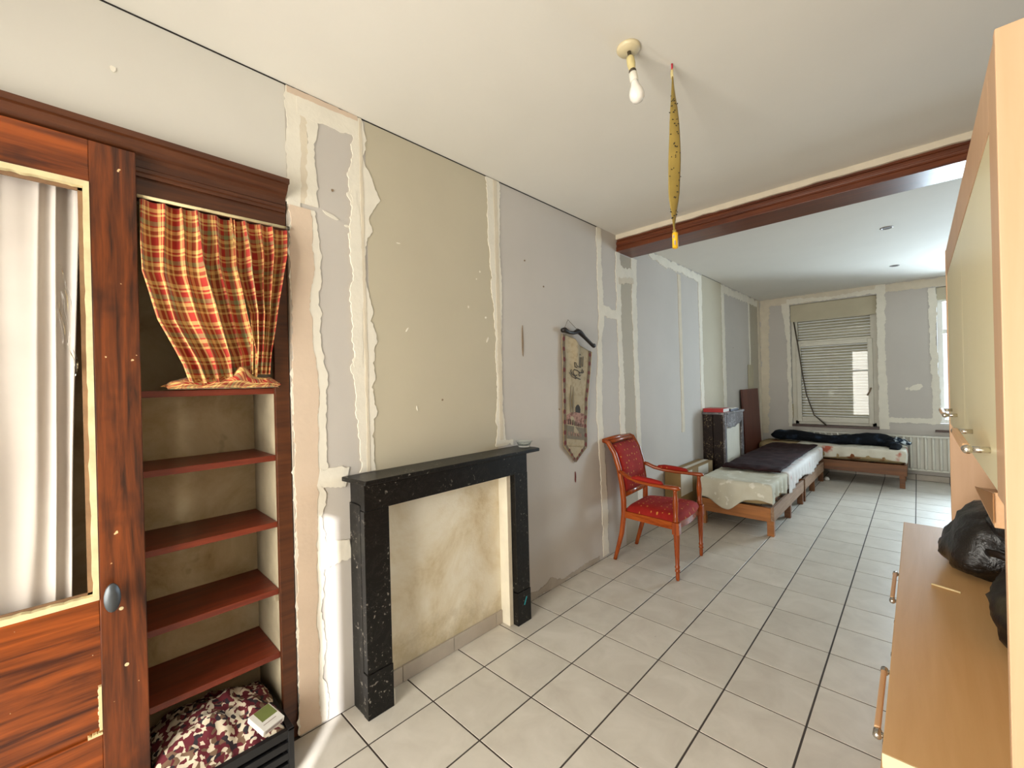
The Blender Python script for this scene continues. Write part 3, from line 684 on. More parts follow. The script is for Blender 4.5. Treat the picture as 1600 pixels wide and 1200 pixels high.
def hem(u, v):
    t = 2*math.pi*v; y = lerp(-.600, -.222, u); e = max(.05, math.sin(math.pi*u))**.4
    r = (.018+.009*math.exp(-((u-.62)/.22)**2))*e*(1+.75*nz(u*5, math.cos(t)*.8, math.sin(t)*.8+4)+.35*nz(u*13, math.cos(t)*2, math.sin(t)*2+8))+.003
    return (-.012+1.6*r*math.cos(t)+.012*nz(u*6, 2, 2), y+.022*nz(u*8, math.cos(t), math.sin(t)), max(1.5085, 1.512+r*.9+r*math.sin(t)))
put('gathered_hem', B().grid(hem, 110, 36, lambda u, v: (u*.8+.06*math.sin(v*9), v*.26)), M['plaid'], pc, smooth=True)

# ------------------------------------------------------------------ crate, cloth and carton at the cupboard bottom
cr = thing('plastic_crate', 'black plastic crate on the floor in front of the open shelves', 'crate', (-.03, -.455, 0))
cx0, cx1, cy0, cy1, ch = -.20, .150, -.648, -.252, .170
for i in range(4):
    z0_, z1_ = .012+i*.042, .012+i*.042+.026
    put('slat', B().box(cx1-.012, cx1-.002, cy0+.01, cy1-.01, z0_, z1_), M['black_plastic'], cr)
    put('slat', B().box(cx0+.002, cx0+.012, cy0+.01, cy1-.01, z0_, z1_), M['black_plastic'], cr)
    put('slat', B().box(cx0+.01, cx1-.01, cy1-.012, cy1-.002, z0_, z1_), M['black_plastic'], cr)
    put('slat', B().box(cx0+.01, cx1-.01, cy0+.002, cy0+.012, z0_, z1_), M['black_plastic'], cr)
for xx in (cx0, cx1-.022):
    for yy in (cy0, cy1-.022): put('corner_post', B().box(xx, xx+.022, yy, yy+.022, 0, ch+.004), M['black_plastic'], cr, bevel=.003)
put('base', B().box(cx0+.012, cx1-.012, cy0+.012, cy1-.012, .004, .014), M['black_plastic'], cr)
put('rim', B().box(cx0, cx1, cy0, cy0+.02, ch-.006, ch).box(cx0, cx1, cy1-.02, cy1, ch-.006, ch).box(cx0, cx0+.02, cy0, cy1, ch-.006, ch).box(cx1-.02, cx1, cy0, cy1, ch-.006, ch), M['black_plastic'], cr)
def heap(u, v):
    x = lerp(-.235, .135, u)+.012*nz(v*6, u, 3); y = lerp(-.665, -.275, v)+.012*nz(u*7, v*3, 1)
    d = math.sin(math.pi*min(1, u*1.05))**.6*math.sin(math.pi*(v*.92+.02))**.5 if 0 < u < .95 else 0
    z = .180+.085*d+.030*d*nz(x*13, y*13, 1)+.012*nz(x*32, y*32, 5)+.055*(1-v)*d-.02*u
    return (x, y, z)
put('floral_cloth', B().grid(heap, 50, 50), M['floral'], None, smooth=True, solid=.002, label='white cloth with dark red flowers heaped on the black crate', cat='cloth')
wbx = thing('carton', 'small white carton with a green label lying on the crate corner', 'box', (.115, -.345, .225), 0, None, True)
wbx.rotation_euler = (.0, .25, .32)
put('carton_body', B().box(-.045, .050, -.040, .045, 0, .022), M['white_box'], wbx, bevel=.002)
put('green_label', B().box(-.043, .012, -.020, .040, .022, .0228), M['green_label'], wbx)
put('print_panel', B().box(.0501, .0507, -.032, .036, .005, .017), M['print_grey'], wbx); put('print_line', B().box(.025, .028, -.025, .025, .022, .0226), M['print_grey'], wbx)

# ------------------------------------------------------------------ black marble fireplace
fp = thing('fireplace_mantel', 'black marble fireplace surround with plastered up opening on the left wall', 'fireplace', (.09, .62, 0))
put('mantel_shelf', B().prism([(.001, .028), (.192, .048), (.195, 1.232), (.150, 1.245), (.001, 1.24)], 2, 1.066, 1.087), M['black_marble'], fp, bevel=.004)
put('lintel', B().box(.10, .145, .066, 1.162, .940, 1.066), M['black_marble'], fp, bevel=.002)
put('lintel_core', B().box(.001, .10, .07, 1.155, .96, 1.064), M['black_marble'], fp)
for ya, yb in ((.060, .190), (1.047, 1.168)):
    lg = put('leg', B().box(.105, .143, ya+.004, yb-.002, .205, .939), M['black_marble'], fp, bevel=.002)
    put('plinth', B().box(.104, .146, ya, yb, .001, .203), M['black_marble'], lg, bevel=.002)
    put('side_slab', B().box(.002, .105, ya+.003, ya+.035, .001, .962), M['black_marble'], lg, bevel=.002)
put('infill', B().box(.001, .030, .10, 1.05, .075, .962), M['infill'], fp)
put('reveal', B().box(.030, .104, 1.016, 1.049, .001, .940), M['infill_light'], fp, bevel=.002)
put('reveal', B().box(.030, .104, .094, .185, .001, .940), M['infill_light'], fp, bevel=.002)
put('white_edge', B().box(.104, .140, .188, .197, .001, .075), M['filler'], fp)
for yy in ((.19, .30), (.303, .63), (.633, .96), (.963, 1.015)): put('skirting_tile', B().box(.028, .041, yy[0], yy[1], .001, .082), M['skirt_tile'], fp, bevel=.002)
put('chalk_mark', B().tube([(.147, 1.105, .115), (.147, 1.128, .160)], [(.005, .0015)]*2), M['teal'], fp)
ash = thing('glass_ashtray', 'round clear pressed glass ashtray on the mantel end', 'ashtray', (.085, 1.205, 1.087), 0, None, True)
put('bowl', B().lathe([(.001, .0005), (.036, .0005), (.039, .004), (.041, .014), (.052, .034), (.056, .036), (.055, .039), (.050, .038), (.044, .032), (.034, .013), (.001, .010)], (0, 0, 0), 28), M['ash_glass'], ash, smooth=True)

# ------------------------------------------------------------------ tapestry banner
tb = thing('tapestry_banner', 'pointed beige prayer tapestry with a carved black rod on the grey wall', 'wall hanging', (.02, 1.9, .88))
TL = [(0, 1.742), (.12, 1.738), (.85, 1.728), (1, 1.728)]
TR = [(0, 2.115), (.25, 2.095), (.5, 2.055), (.86, 2.035), (1, 2.03)]
def bw(u, v):  # u across, v down the body; returns point
    zt = lerp(1.865, 1.745, u) if u > .4 else lerp(1.865, 1.835, u/.4) if False else lerp(1.868, 1.745, max(0, (u-.15)/.85))
    zb = lerp(1.02, .975, u)
    y = lerp(interp(TL, v), interp(TR, v), u); z = lerp(zt, zb, v)
    fold = math.exp(-((u-.42-.35*v*(v < .5))/.12)**2)*max(0, 1-v*2.2)
    x = .012+.030*fold+.020*max(0, u-.55)*max(0, 1-v*1.6)*1.6+.006*nz(u*3, v*6, 2)
    return Vector((x, y, z))
def bpt(u, v, off=0): p = bw(u, min(v, 1)); return (p.x+off, p.y, p.z)
sheet = B().grid(lambda u, v: bpt(u, v), 24, 60)
put('cloth', sheet, M['tapestry'], tb, smooth=True, solid=.002)
tipy, tipz = 1.878, .884
def tipf(u, v):
    p = bw(u, 1); return (lerp(p.x, .010, v), lerp(p.y, tipy, v*.995), lerp(p.z, tipz, v))
put('cloth_tip', B().grid(tipf, 16, 10), M['tapestry'], tb, smooth=True, solid=.002)
def bstrip(uvs, wd, m, name, off=.0022):
    P = [bpt(u, v, off) for u, v in uvs]
    put(name, B().tube(P, [(.0012, wd)]*len(P), 6, updir=(1, 0, 0)), M[m], tb)
for uo, wd, m, nm in ((.0, .007, 'gold', 'braid'), (.06, .021, 'tap_border', 'woven_border')):
    bstrip([(uo, k/20) for k in range(21)], wd, m, nm); bstrip([(1-uo, k/20) for k in range(21)], wd, m, nm)
def tip_edge(u0, m, wd, nm):
    P = [tuple(Vector(tipf(u0, k/8))+Vector((.0025, 0, 0))) for k in range(9)]
    put(nm, B().tube(P, [(.0012, wd)]*9, 6, updir=(1, 0, 0)), M[m], tb)
for u0 in (0, 1): tip_edge(u0, 'gold', .006, 'braid')
for u0 in (.10, .90): tip_edge(u0, 'tap_border', .014, 'woven_border')
def disc(u, v, r, m, name, off=.004, sy=1, p=None):
    p = Vector(p) if p else Vector(bpt(u, v, 0))
    b_ = B(); n_ = 8; vv = [(p.x+off, p.y+r*math.cos(2*math.pi*k/n_), p.z+sy*r*math.sin(2*math.pi*k/n_)) for k in range(n_)]
    vv += [(p.x+off-.003, y, z) for _, y, z in vv]; b_.add(vv, [tuple(range(n_)), tuple(range(n_, 2*n_))[::-1]]+[(k, (k+1) % n_, n_+(k+1) % n_, n_+k) for k in range(n_)])
    put(name, b_, M[m], tb)
for k in range(11):
    v = .04+.93*k/10
    for u in (.055, .945): disc(u, v, .016, 'tap_red', 'flower', sy=1.15)
for q in (.25, .55, .82):
    for u in (.14, .86): disc(0, 0, .012, 'tap_red', 'flower', p=tipf(u, q))
# woven picture: mosque with dome, arcade and minarets
def bpoly(uvs, m, name, off=.0035):
    P = [bpt(u, v, off) for u, v in uvs]; n_ = len(P); Q = [(x-.002, y, z) for x, y, z in P]
    put(name, B().add(P+Q, [tuple(range(n_)), tuple(range(n_, 2*n_))[::-1]]+[(k, (k+1) % n_, n_+(k+1) % n_, n_+k) for k in range(n_)]), M[m], tb)
bpoly([(.14, .80), (.14, .72), (.30, .69), (.42, .67), (.86, .66), (.88, .80)], 'tap_pink', 'woven_building')
bpoly([(.14, .93), (.14, .81), (.88, .81), (.88, .93)], 'tap_grey', 'woven_forecourt')
bpoly([(.50, .67), (.50, .625), (.54, .60), (.60, .585), (.66, .60), (.70, .625), (.70, .67)], 'tap_dark', 'woven_dome')
for u in (.30, .40): bpoly([(u-.018, .69), (u-.018, .52), (u-.004, .44), (u+.004, .44), (u+.018, .52), (u+.018, .69)], 'tap_grey', 'woven_minaret')
for k in range(7): u = .20+.09*k; bpoly([(u-.014, .80), (u-.014, .765), (u, .75), (u+.014, .765), (u+.014, .80)], 'tap_dark', 'woven_arch', .0048)
for k in range(6): u = .22+.10*k; bpoly([(u-.012, .90), (u-.012, .865), (u+.012, .865), (u+.012, .90)], 'tap_pink', 'woven_figure', .0048)
# calligraphy in two stacked words
def stroke(uvs, wd=.0042): 
    P = [bpt(.5+(u-.47)*1.55, .08+(v-.1)*1.15, .0055) for u, v in uvs]; put('calligraphy_stroke', B().tube(P, [(.001, wd)]*len(P), 6, updir=(1, 0, 0)), M['tap_dark'], tb)
stroke([(.60, .115), (.60, .205)]); stroke([(.55, .13), (.555, .20), (.545, .222), (.50, .225)]); stroke([(.50, .14), (.505, .225), (.44, .226)])
stroke([(.44, .226), (.42, .205), (.40, .215), (.41, .24), (.45, .24)]); stroke([(.53, .11), (.52, .122), (.51, .112), (.50, .122)], .0026)
stroke([(.60, .225), (.58, .245), (.60, .26), (.63, .25), (.61, .235)]); stroke([(.60, .255), (.53, .27), (.46, .262), (.40, .275), (.38, .30), (.44, .325), (.56, .322)])
stroke([(.52, .27), (.50, .29), (.53, .30), (.55, .285)]); stroke([(.46, .30), (.42, .315), (.36, .318), (.33, .30), (.35, .285)]); stroke([(.30, .315), (.36, .34), (.44, .335), (.46, .32)], .003)
rp = [(.025, 1.728, 1.893), (.028, 1.755, 1.898), (.032, 1.80, 1.882), (.036, 1.86, 1.882), (.04, 1.905, 1.898), (.045, 1.935, 1.888), (.055, 1.975, 1.855), (.062, 2.02, 1.825), (.068, 2.065, 1.795), (.07, 2.085, 1.79), (.07, 2.10, 1.79)]
put('carved_rod', B().tube(rp, [.016, .021, .014, .014, .021, .020, .015, .014, .014, .019, .012], 12), M['rod_black'], tb, smooth=True)
put('hanging_cord', B().tube([(.022, 1.755, 1.905), (.006, 1.83, 1.985), (.035, 1.92, 1.905)], .0018, 6), M['tap_grey'], tb, smooth=True)

# ------------------------------------------------------------------ armchair
chn = thing('armchair', 'cherry wood armchair with red gold dotted upholstery against the left wall', 'chair', (.34, 2.545, 0), math.radians(3.5), None, True)
def side(s):
    # rear upright with sabre leg
    p = [(-.275, s*.212, 0), (-.245, s*.214, .10), (-.205, s*.217, .24), (-.182, s*.219, .40), (-.180, s*.222, .52), (-.190, s*.226, .64), (-.212, s*.230, .78), (-.248, s*.234, .90), (-.300, s*.238, .985), (-.345, s*.240, 1.005)]
    put('rear_leg', B().tube(p, [(.016, .014), (.018, .016), (.021, .017), (.024, .018), (.024, .018), (.022, .018), (.022, .018), (.022, .018), (.021, .018), (.014, .018)], 10, updir=(1, 0, 0)), M['chair_wood'], chn, smooth=True)
    # turned front leg
    fx, fy = .272, s*.287
    put('front_leg', B().lathe([(.011, 0), (.014, .01), (.015, .05), (.012, .06), (.019, .068), (.019, .078), (.012, .086), (.019, .094), (.019, .104), (.0145, .112), (.018, .20), (.0235, .345), (.0235, .35)], (fx, fy, 0), 16), M['chair_wood'], chn, smooth=True)
    put('leg_block', B().box(fx-.028, fx+.026, fy-.026, fy+.026, .345, .435), M['chair_wood'], chn, bevel=.005)
    put('arm_post', B().lathe([(.020, .435), (.024, .445), (.017, .455), (.022, .465), (.015, .478), (.019, .53), (.022, .57), (.017, .62), (.013, .655), (.016, .668), (.013, .68)], (fx-.004, fy, 0), 14), M['chair_wood'], chn, smooth=True)
    ap = [(-.205, s*.236, .752), (-.165, s*.246, .742), (-.11, s*.258, .718), (-.03, s*.272, .700), (.08, s*.283, .692), (.20, s*.288, .690), (.285, s*.289, .690), (.305, s*.289, .688)]
    put('arm', B().tube(ap, [(.015, .015), (.017, .017), (.017, .019), (.016, .021), (.015, .022), (.015, .023), (.017, .024), (.010, .018)], 12), M['chair_wood_x'], chn, smooth=True)
    pp = [(-.085, s*.266, .718), (-.07, s*.268, .724), (-.02, s*.275, .726), (.08, s*.284, .720), (.16, s*.287, .714), (.178, s*.288, .708)]
    put('arm_pad', B().tube(pp, [(.004, .010), (.014, .021), (.020, .024), (.020, .025), (.014, .022), (.004, .010)], 12), M['seat_red'], chn, smooth=True)
for s in (1, -1): side(s)
def trap(xf, xb_, wf, wr, z0_, z1_): return B().add([(xf, -wf, z0_), (xf, wf, z0_), (xb_, wr, z0_), (xb_, -wr, z0_), (xf, -wf, z1_), (xf, wf, z1_), (xb_, wr, z1_), (xb_, -wr, z1_)], [(0, 3, 2, 1), (4, 5, 6, 7), (0, 1, 5, 4), (1, 2, 6, 5), (2, 3, 7, 6), (3, 0, 4, 7)])
n = 12
pts = [(.262+.035*math.cos(math.pi*(k/n-.5)), -.27+.54*k/n) for k in range(n+1)]
put('front_rail', B().prism(pts+[(.24, .27), (.24, -.27)], 2, .372, .428), M['chair_wood_x'], chn, bevel=.003)
for s in (1, -1):
    put('side_rail', B().add([(.25, s*.287, .372), (-.19, s*.228, .372), (-.19, s*.203, .372), (.25, s*.262, .372), (.25, s*.287, .428), (-.19, s*.228, .428), (-.19, s*.203, .428), (.25, s*.262, .428)], [(0, 1, 2, 3), (7, 6, 5, 4), (0, 4, 5, 1), (1, 5, 6, 2), (2, 6, 7, 3), (3, 7, 4, 0)]), M['chair_wood_x'], chn, bevel=.003)
put('back_rail', B().box(-.197, -.165, -.212, .212, .375, .428), M['chair_wood'], chn, bevel=.003)
def seatf(u, v):
    xx = lerp(-.172, .302, u); wv = lerp(.212, .278, u); yy = (2*v-1)*wv
    e = (1-abs(2*u-1)**5)*(1-abs(2*v-1)**5)
    if u > .8: xx -= .035*(abs(2*v-1)**2)*(u-.8)/.2
    return (xx, yy, .428+.066*max(0, e)**.45)
put('seat', B().grid(seatf, 28, 28), M['seat_red'], chn, smooth=True)
def bkc(z):  # upright curve x at height z
    return interp([(0, -.275), (.1, -.245), (.24, -.205), (.40, -.182), (.52, -.18), (.64, -.19), (.78, -.212), (.90, -.248), (.985, -.30), (1.005, -.345)], z)
def backf(u, v):
    z = lerp(.575, .965, v); yy = (2*u-1)*lerp(.206, .222, v); e = (1-abs(2*u-1)**6)*(1-abs(2*v-1)**6)
    return (bkc(z)-.004+.034*max(0, e)**.5, yy, z)
put('backrest', B().grid(backf, 22, 26), M['back_red'], chn, smooth=True, solid=.012)
put('backrest_rear', B().grid(lambda u, v: (bkc(lerp(.575, .965, v))-.014, (2*u-1)*lerp(.206, .222, v), lerp(.575, .965, v)), 6, 20), M['back_red'], chn, smooth=True, solid=.006)
put('lower_rail', B().tube([(bkc(.56), -.215, .555), (bkc(.56), .215, .555)], [(.024, .014)]*2, 10), M['chair_wood'], chn, smooth=True)
put('top_rail', B().tube([(-.335, -.246, .998), (-.338, 0, 1.006), (-.335, .246, .998)], [(.018, .026)]*3, 12), M['chair_wood'], chn, smooth=True)
put('top_rail_front', B().tube([(-.300, -.235, .982), (-.303, 0, .988), (-.300, .235, .982)], [(.016, .016)]*3, 10), M['chair_wood'], chn, smooth=True)

# ------------------------------------------------------------------ carton, far fireplace, books, boards
bx = thing('cardboard_box', 'long cardboard box with pale tape standing behind the red armchair', 'box', (.10, 3.95, 0))
put('carton_body', B().box(.012, .180, 3.46, 4.40, 0, .535), M['cardboard'], bx, bevel=.004)
put('flap', B().box(.014, .178, 3.462, 4.398, .535, .539), M['cardboard'], bx)
for yy, zz, hh in ((3.47, .30, .23), (3.95, .42, .11)): put('tape_label', B().box(.180, .1812, yy, yy+.30, zz, zz+hh), M['tape'], bx)
put('tape_strip', B().box(.08, .13, 3.461, 4.399, .539, .5402), M['tape'], bx)
f2 = thing('marble_fireplace', 'small dark brown marble fireplace with grey front and white panel in the far room', 'fireplace', (.13, 4.97, 0))
put('mantel_shelf', B().prism([(.001, 4.585), (.262, 4.585), (.292, 4.64), (.262, 4.97), (.292, 5.30), (.262, 5.375), (.001, 5.375)], 2, 1.062, 1.088), M['grey_marble'], f2, bevel=.004)
put('side_slab', B().box(.001, .118, 4.612, 4.645, .002, 1.062), M['brown_marble'], f2, bevel=.003)
put('side_slab', B().box(.124, .240, 4.610, 4.645, .002, 1.062), M['brown_marble'], f2, bevel=.003)
put('side_slab', B().box(.001, .240, 5.315, 5.350, .002, 1.062), M['brown_marble'], f2, bevel=.003)
put('jamb', B().box(.240, .262, 4.608, 4.675, .002, 1.062), M['grey_marble'], f2, bevel=.003); put('jamb', B().box(.240, .262, 5.285, 5.352, .002, 1.062), M['grey_marble'], f2, bevel=.003)
fr = [(4.675, 1.062), (4.675, .90)]+[(lerp(4.675, 5.285, k/10), .90-.03*math.sin(math.pi*k/10)+.05*(k/10)+.01*math.sin(k*2.1)) for k in range(1, 10)]+[(5.285, .96), (5.285, 1.062)]
put('frieze', B().prism(fr, 0, .236, .268), M['grey_marble'], f2, bevel=.003)
put('closing_panel', B().box(.20, .235, 4.66, 5.30, .002, 1.06), M['white_panel'], f2)
bk = thing('red_book', 'thick red book lying on the far marble mantel', 'book', (.15, 4.75, 1.088))
put('cover', B().box(.012, .245, 4.62, 4.85, 1.0885, 1.0925).box(.012, .245, 4.62, 4.85, 1.130, 1.134).box(.012, .245, 4.616, 4.621, 1.0885, 1.134), M['red_cover'], bk, bevel=.001)
put('pages', B().box(.016, .241, 4.621, 4.845, 1.0925, 1.130), M['paper'], bk)
bk = thing('blue_book', 'dark blue folder with papers behind the red book on the mantel', 'book', (.15, 5.05, 1.088))
put('cover', B().box(.03, .25, 4.88, 5.20, 1.0885, 1.112), M['blue_cover'], bk, bevel=.002)
put('paper_sheet', B().box(.12, .245, 4.95, 5.18, 1.1125, 1.118), M['paper'], bk)
b = B(); b.add([(.075, 6.13, .0), (.098, 6.13, 0), (.098, 7.0, 0), (.075, 7.0, 0), (.020, 6.13, 1.325), (.043, 6.13, 1.328), (.043, 7.0, 1.328), (.020, 7.0, 1.325)], [(0, 3, 2, 1), (4, 5, 6, 7), (0, 1, 5, 4), (1, 2, 6, 5), (2, 3, 7, 6), (3, 0, 4, 7)])
put('brown_board', b, M['brown_board'], None, bevel=.003, label='dark red-brown board leaning on the left wall behind the beds', cat='board')
put('beige_batten', B().box(.005, .016, 6.60, 6.88, .0, 1.71), M['beige_board'], None, bevel=.002, label='narrow beige strip of board standing behind the brown board', cat='board')

# ------------------------------------------------------------------ beds
BX0, BX1 = .275, .955
def bed_frame(name, label, y0_, y1_, legy):
    t = thing(name, label, 'bed frame', ((BX0+BX1)/2, (y0_+y1_)/2, 0))
    put('side_rail', B().box(BX1-.028, BX1, y0_, y1_, .145, .275), M['bed_side'], t, bevel=.003)
    put('side_rail', B().box(BX0, BX0+.028, y0_, y1_, .145, .275), M['bed_side'], t, bevel=.003)
    put('end_rail', B().box(BX0+.028, BX1-.028, y0_, y0_+.028, .135, .265), M['bed_wood'], t, bevel=.003)
    put('end_rail', B().box(BX0+.028, BX1-.028, y1_-.028, y1_, .135, .265), M['bed_wood'], t, bevel=.003)
    nn_ = 8
    for k in range(nn_):
        ys = y0_+.06+(y1_-y0_-.16)*k/(nn_-1); put('slat', B().box(BX0+.028, BX1-.028, ys, ys+.06, .235, .250), M['bed_side'], t)
    for yl in legy:
        for xx in (BX0+.002, BX1-.062): put('leg', B().box(xx, xx+.058, yl, yl+.05, 0, .235), M['bed_wood'] if yl < 3.8 else M['bed_end'], t, bevel=.003)
    return t
bed_frame('bed_frame', 'orange wood bed frame nearest the armchair with a short right front leg', 3.70, 5.13, (3.703, 4.42, 5.07))
bed_frame('bed_frame', 'second bed frame butted behind the first, ahead of the window bed', 5.22, 6.60, (5.225, 5.84, 6.54))
def soft(x0_, x1_, y0_, y1_, z0_, z1_, r=.05, sag=0, seed=0, nx=26, ny=40):
    """rounded mattress volume as a closed grid shell"""
    def fn(u, v):
        a = v*2*math.pi; p = 5.0
        c_, s_ = math.cos(a), math.sin(a)
        k = (abs(c_)**p+abs(s_)**p)**(-1/p); X, Z = c_*k, s_*k
        e = 1-max(0, (abs(2*u-1)-(1-2*r/(y1_-y0_)))/(2*r/(y1_-y0_)))**2*.12
        xx = (x0_+x1_)/2+(x1_-x0_)/2*X*e; zz = (z0_+z1_)/2+(z1_-z0_)/2*Z*e
        zz += (sag*math.sin(math.pi*u) if Z > 0 else 0)+(.008*nz(xx*6, u*6, seed) if Z > .2 else 0)
        return (xx+.006*nz(u*8, a, seed+3), lerp(y0_, y1_, u), zz)
    b_ = B().grid(fn, ny, nx); n_ = ny+1
    b_.f += [tuple(j*n_ for j in range(nx)), tuple(j*n_+ny for j in range(nx))]
    return b_
put('mattress', soft(BX0+.01, BX1-.02, 3.725, 4.30, .272, .470, seed=1), M['ochre_mattress'], None, smooth=True, label='short mattress under the cream coverlet nearest the armchair', cat='mattress')
put('mattress', soft(BX0+.01, BX1-.005, 4.335, 6.57, .277, .470, seed=4), M['white_sheet'], None, smooth=True, label='white sheeted mattress with pale pink streaks half under the brown blanket', cat='mattress')
def drape(x0_, x1_, y0_, y1_, zt, hang, seed, nu=60, nv=60, amp=.012):
    """cloth lying on a rectangle with hanging sides; hang: dict of functions of the along-edge parameter"""
    hx0, hx1, hy0, hy1 = (hang.get(k, lambda t: 0) for k in ('x0', 'x1', 'y0', 'y1'))
    Hm = .30
    def fn(u, v):
        lx, ly = x1_-x0_, y1_-y0_
        a = lerp(-hx0(v), lx+hx1(v), u); c = lerp(-hy0(u), ly+hy1(u), v)
        z = zt; ox = oy = 0; dx = dy = 0
        if a < 0: dx = -a; a = 0; ox = -1
        elif a > lx: dx = a-lx; a = lx; ox = 1
        if c < 0: dy = -c; c = 0; oy = -1
        elif c > ly: dy = c-ly; c = ly; oy = 1
        drop = max(dx, dy) if (dx > 0 and dy > 0) else dx+dy
        rr = .030
        def curve(d): return (rr*math.sin(min(d/rr, math.pi/2)), rr*(1-math.cos(min(d/rr, math.pi/2)))+max(0, d-rr*math.pi/2))
        ex, zx = curve(dx); ey, zy = curve(dy)
        z = zt-max(zx, zy)
        wv = .010*math.sin((a+c)*38+seed)*min(1, drop/.12)
        return (x0_+a+ox*(ex+wv*(dx > 0)), y0_+c+oy*(ey+wv*(dy > 0)), z+amp*nz(a*7, c*7, seed)*(1 if drop == 0 else .3)+.003*nz(a*25, c*25, seed))
    return B().grid(fn, nu, nv)
put('coverlet', drape(BX0+.04, BX1-.04, 3.712, 4.335, .486, {'y0': lambda t: .195+.115*math.exp(-((t-.42)/.13)**2)+.02*math.sin(t*7), 'x1': lambda t: .175+.025*math.sin(t*9), 'x0': lambda t: .16, 'y1': lambda t: .02}, 3), M['cream_cover'], None, smooth=True, solid=.003, label='cream floral coverlet draped over the mattress nearest the armchair', cat='bedding')
put('sheet', drape(BX0+.04, BX1-.03, 4.40, 6.55, .489, {'x1': lambda t: .20+.035*math.sin(t*11+1)+.03*nz(t*6, 2, 1), 'y0': lambda t: .14}, 8, 40, 80), M['white_sheet'], None, smooth=True, solid=.002, label='white sheet with faint pink print hanging over the second bed side', cat='bedding')
def blk(u, v):
    y = lerp(4.22, 6.50, v); x = lerp(.345, .905, u)-.10*0*v+.04*(1-v)*(u-.5)*0-.02*math.sin(v*3)
    e = min(1, min(u, 1-u)/.04)*min(1, min(v, 1-v)/.02)
    return (x+.01*nz(v*7, 1, 1), y+.03*(u-.5), .513+.012*e+.010*nz(x*8, y*5, 4)+.005*nz(x*20, y*16, 9)+.012*max(0, 1-abs(v-.06)/.05))
put('brown_blanket', B().grid(blk, 36, 80), M['brown_blanket'], None, smooth=True, solid=.014, label='dark brown folded blanket laid over the two joined beds', cat='blanket')
# window bed, across the far end
t3 = thing('bed_frame', 'brown wooden bed frame standing under the far window', 'bed frame', (1.0, 7.0, 0))
put('side_rail', B().box(.12, 1.825, 6.665, 6.695, .165, .305), M['bed_end'], t3, bevel=.003); put('side_rail', B().box(.12, 1.825, 7.235, 7.265, .165, .305), M['bed_end'], t3, bevel=.003)
for xx in (.12, 1.797): put('end_rail', B().box(xx, xx+.03, 6.695, 7.235, .165, .305), M['bed_end'], t3, bevel=.003)
for k in range(8): put('slat', B().box(.16+.21*k, .24+.21*k, 6.695, 7.235, .28, .295), M['bed_side'], t3)
for xx in (.14, 1.752):
    for yy in (6.668, 7.21): put('leg', B().box(xx, xx+.055, yy, yy+.05, 0, .27), M['bed_end'], t3, bevel=.003)
b3 = soft(6.66, 7.262, .115, 1.80, .308, .490, seed=7); b3.v = [(y, x, z-(.035*max(0, (y-.3)))*(z > .36)*.8) for x, y, z in b3.v]
put('mattress', b3, M['ochre_mattress'], None, smooth=True, label='beige mattress of the bed under the far window', cat='mattress')
put('sheet', drape(.62, 1.795, 6.685, 7.25, .497, {'y0': lambda t: .155+.02*math.sin(t*8), 'x1': lambda t: .19+.03*math.sin(t*13)}, 5, 60, 40, .014), M['pink_sheet'], None, smooth=True, solid=.003, label='off-white sheet with red flowers on the window bed', cat='bedding')
# navy garment lying along the window bed
gm = thing('navy_garment', 'dark navy garment stretched out on the window bed', 'clothing', (1.0, 7.08, .5))
gp = [(.20, 7.10, .560), (.26, 7.10, .572), (.42, 7.10, .575), (.60, 7.09, .575), (.80, 7.06, .555), (1.0, 7.03, .548), (1.2, 7.03, .560), (1.4, 7.05, .575), (1.55, 7.06, .580), (1.66, 7.02, .565), (1.73, 6.98, .545)]
gr = [(.02, .05), (.070, .13), (.080, .14), (.078, .14), (.066, .14), (.066, .15), (.078, .16), (.092, .16), (.092, .15), (.070, .11), (.02, .04)]
def dense(P, R, m):
    PP, RR = [], []
    for i in range(len(P)-1):
        for k in range(m):
            f = k/m; PP.append(tuple(lerp(P[i][q], P[i+1][q], f) for q in range(3))); RR.append(tuple(lerp(R[i][q], R[i+1][q], f) for q in range(2)))
    return PP+[P[-1]], RR+[R[-1]]
P_, R_ = dense(gp, gr, 6); b = B().tube(P_, R_, 24)
b.v = [(x+.012*nz(x*9, y*9, z*9), y+.018*nz(x*8, y*8+4, z*8), max(.505, z+.014*nz(x*11, y*11, z*11+7))) for x, y, z in b.v]
put('body', b, M['navy'], gm, smooth=True)
P_, R_ = dense([(1.60, 6.98, .56), (1.68, 6.90, .545), (1.72, 6.80, .53), (1.70, 6.70, .49)], [(.04, .06), (.05, .07), (.045, .06), (.03, .045)], 5); b = B().tube(P_, R_, 16)
b.v = [(x+.010*nz(x*12, y*12, z*12), y, z+.010*nz(x*14, y*14, 3)) for x, y, z in b.v]
put('sleeve', b, M['navy'], gm, smooth=True)
P_, R_ = dense([(1.64, 7.08, .585), (1.72, 7.06, .585), (1.80, 7.04, .57), (1.865, 7.03, .55)], [(.03, .06), (.04, .08), (.035, .07), (.02, .05)], 5); b = B().tube(P_, R_, 16)
b.v = [(x, y+.010*nz(x*15, y*12, z*12), z+.014*nz(x*18, y*14, 3)) for x, y, z in b.v]
put('printed_cuff', b, M['print_cuff'], gm, smooth=True)
put('white_castor', B().lathe([(.001, 0), (.020, .004), (.030, .020), (.030, .032), (.020, .050), (.001, .055)], (.985, 6.63, 0.001), 14), M['white_ball'], None, smooth=True, label='small white round castor on the floor by the corner of the beds', cat='castor')

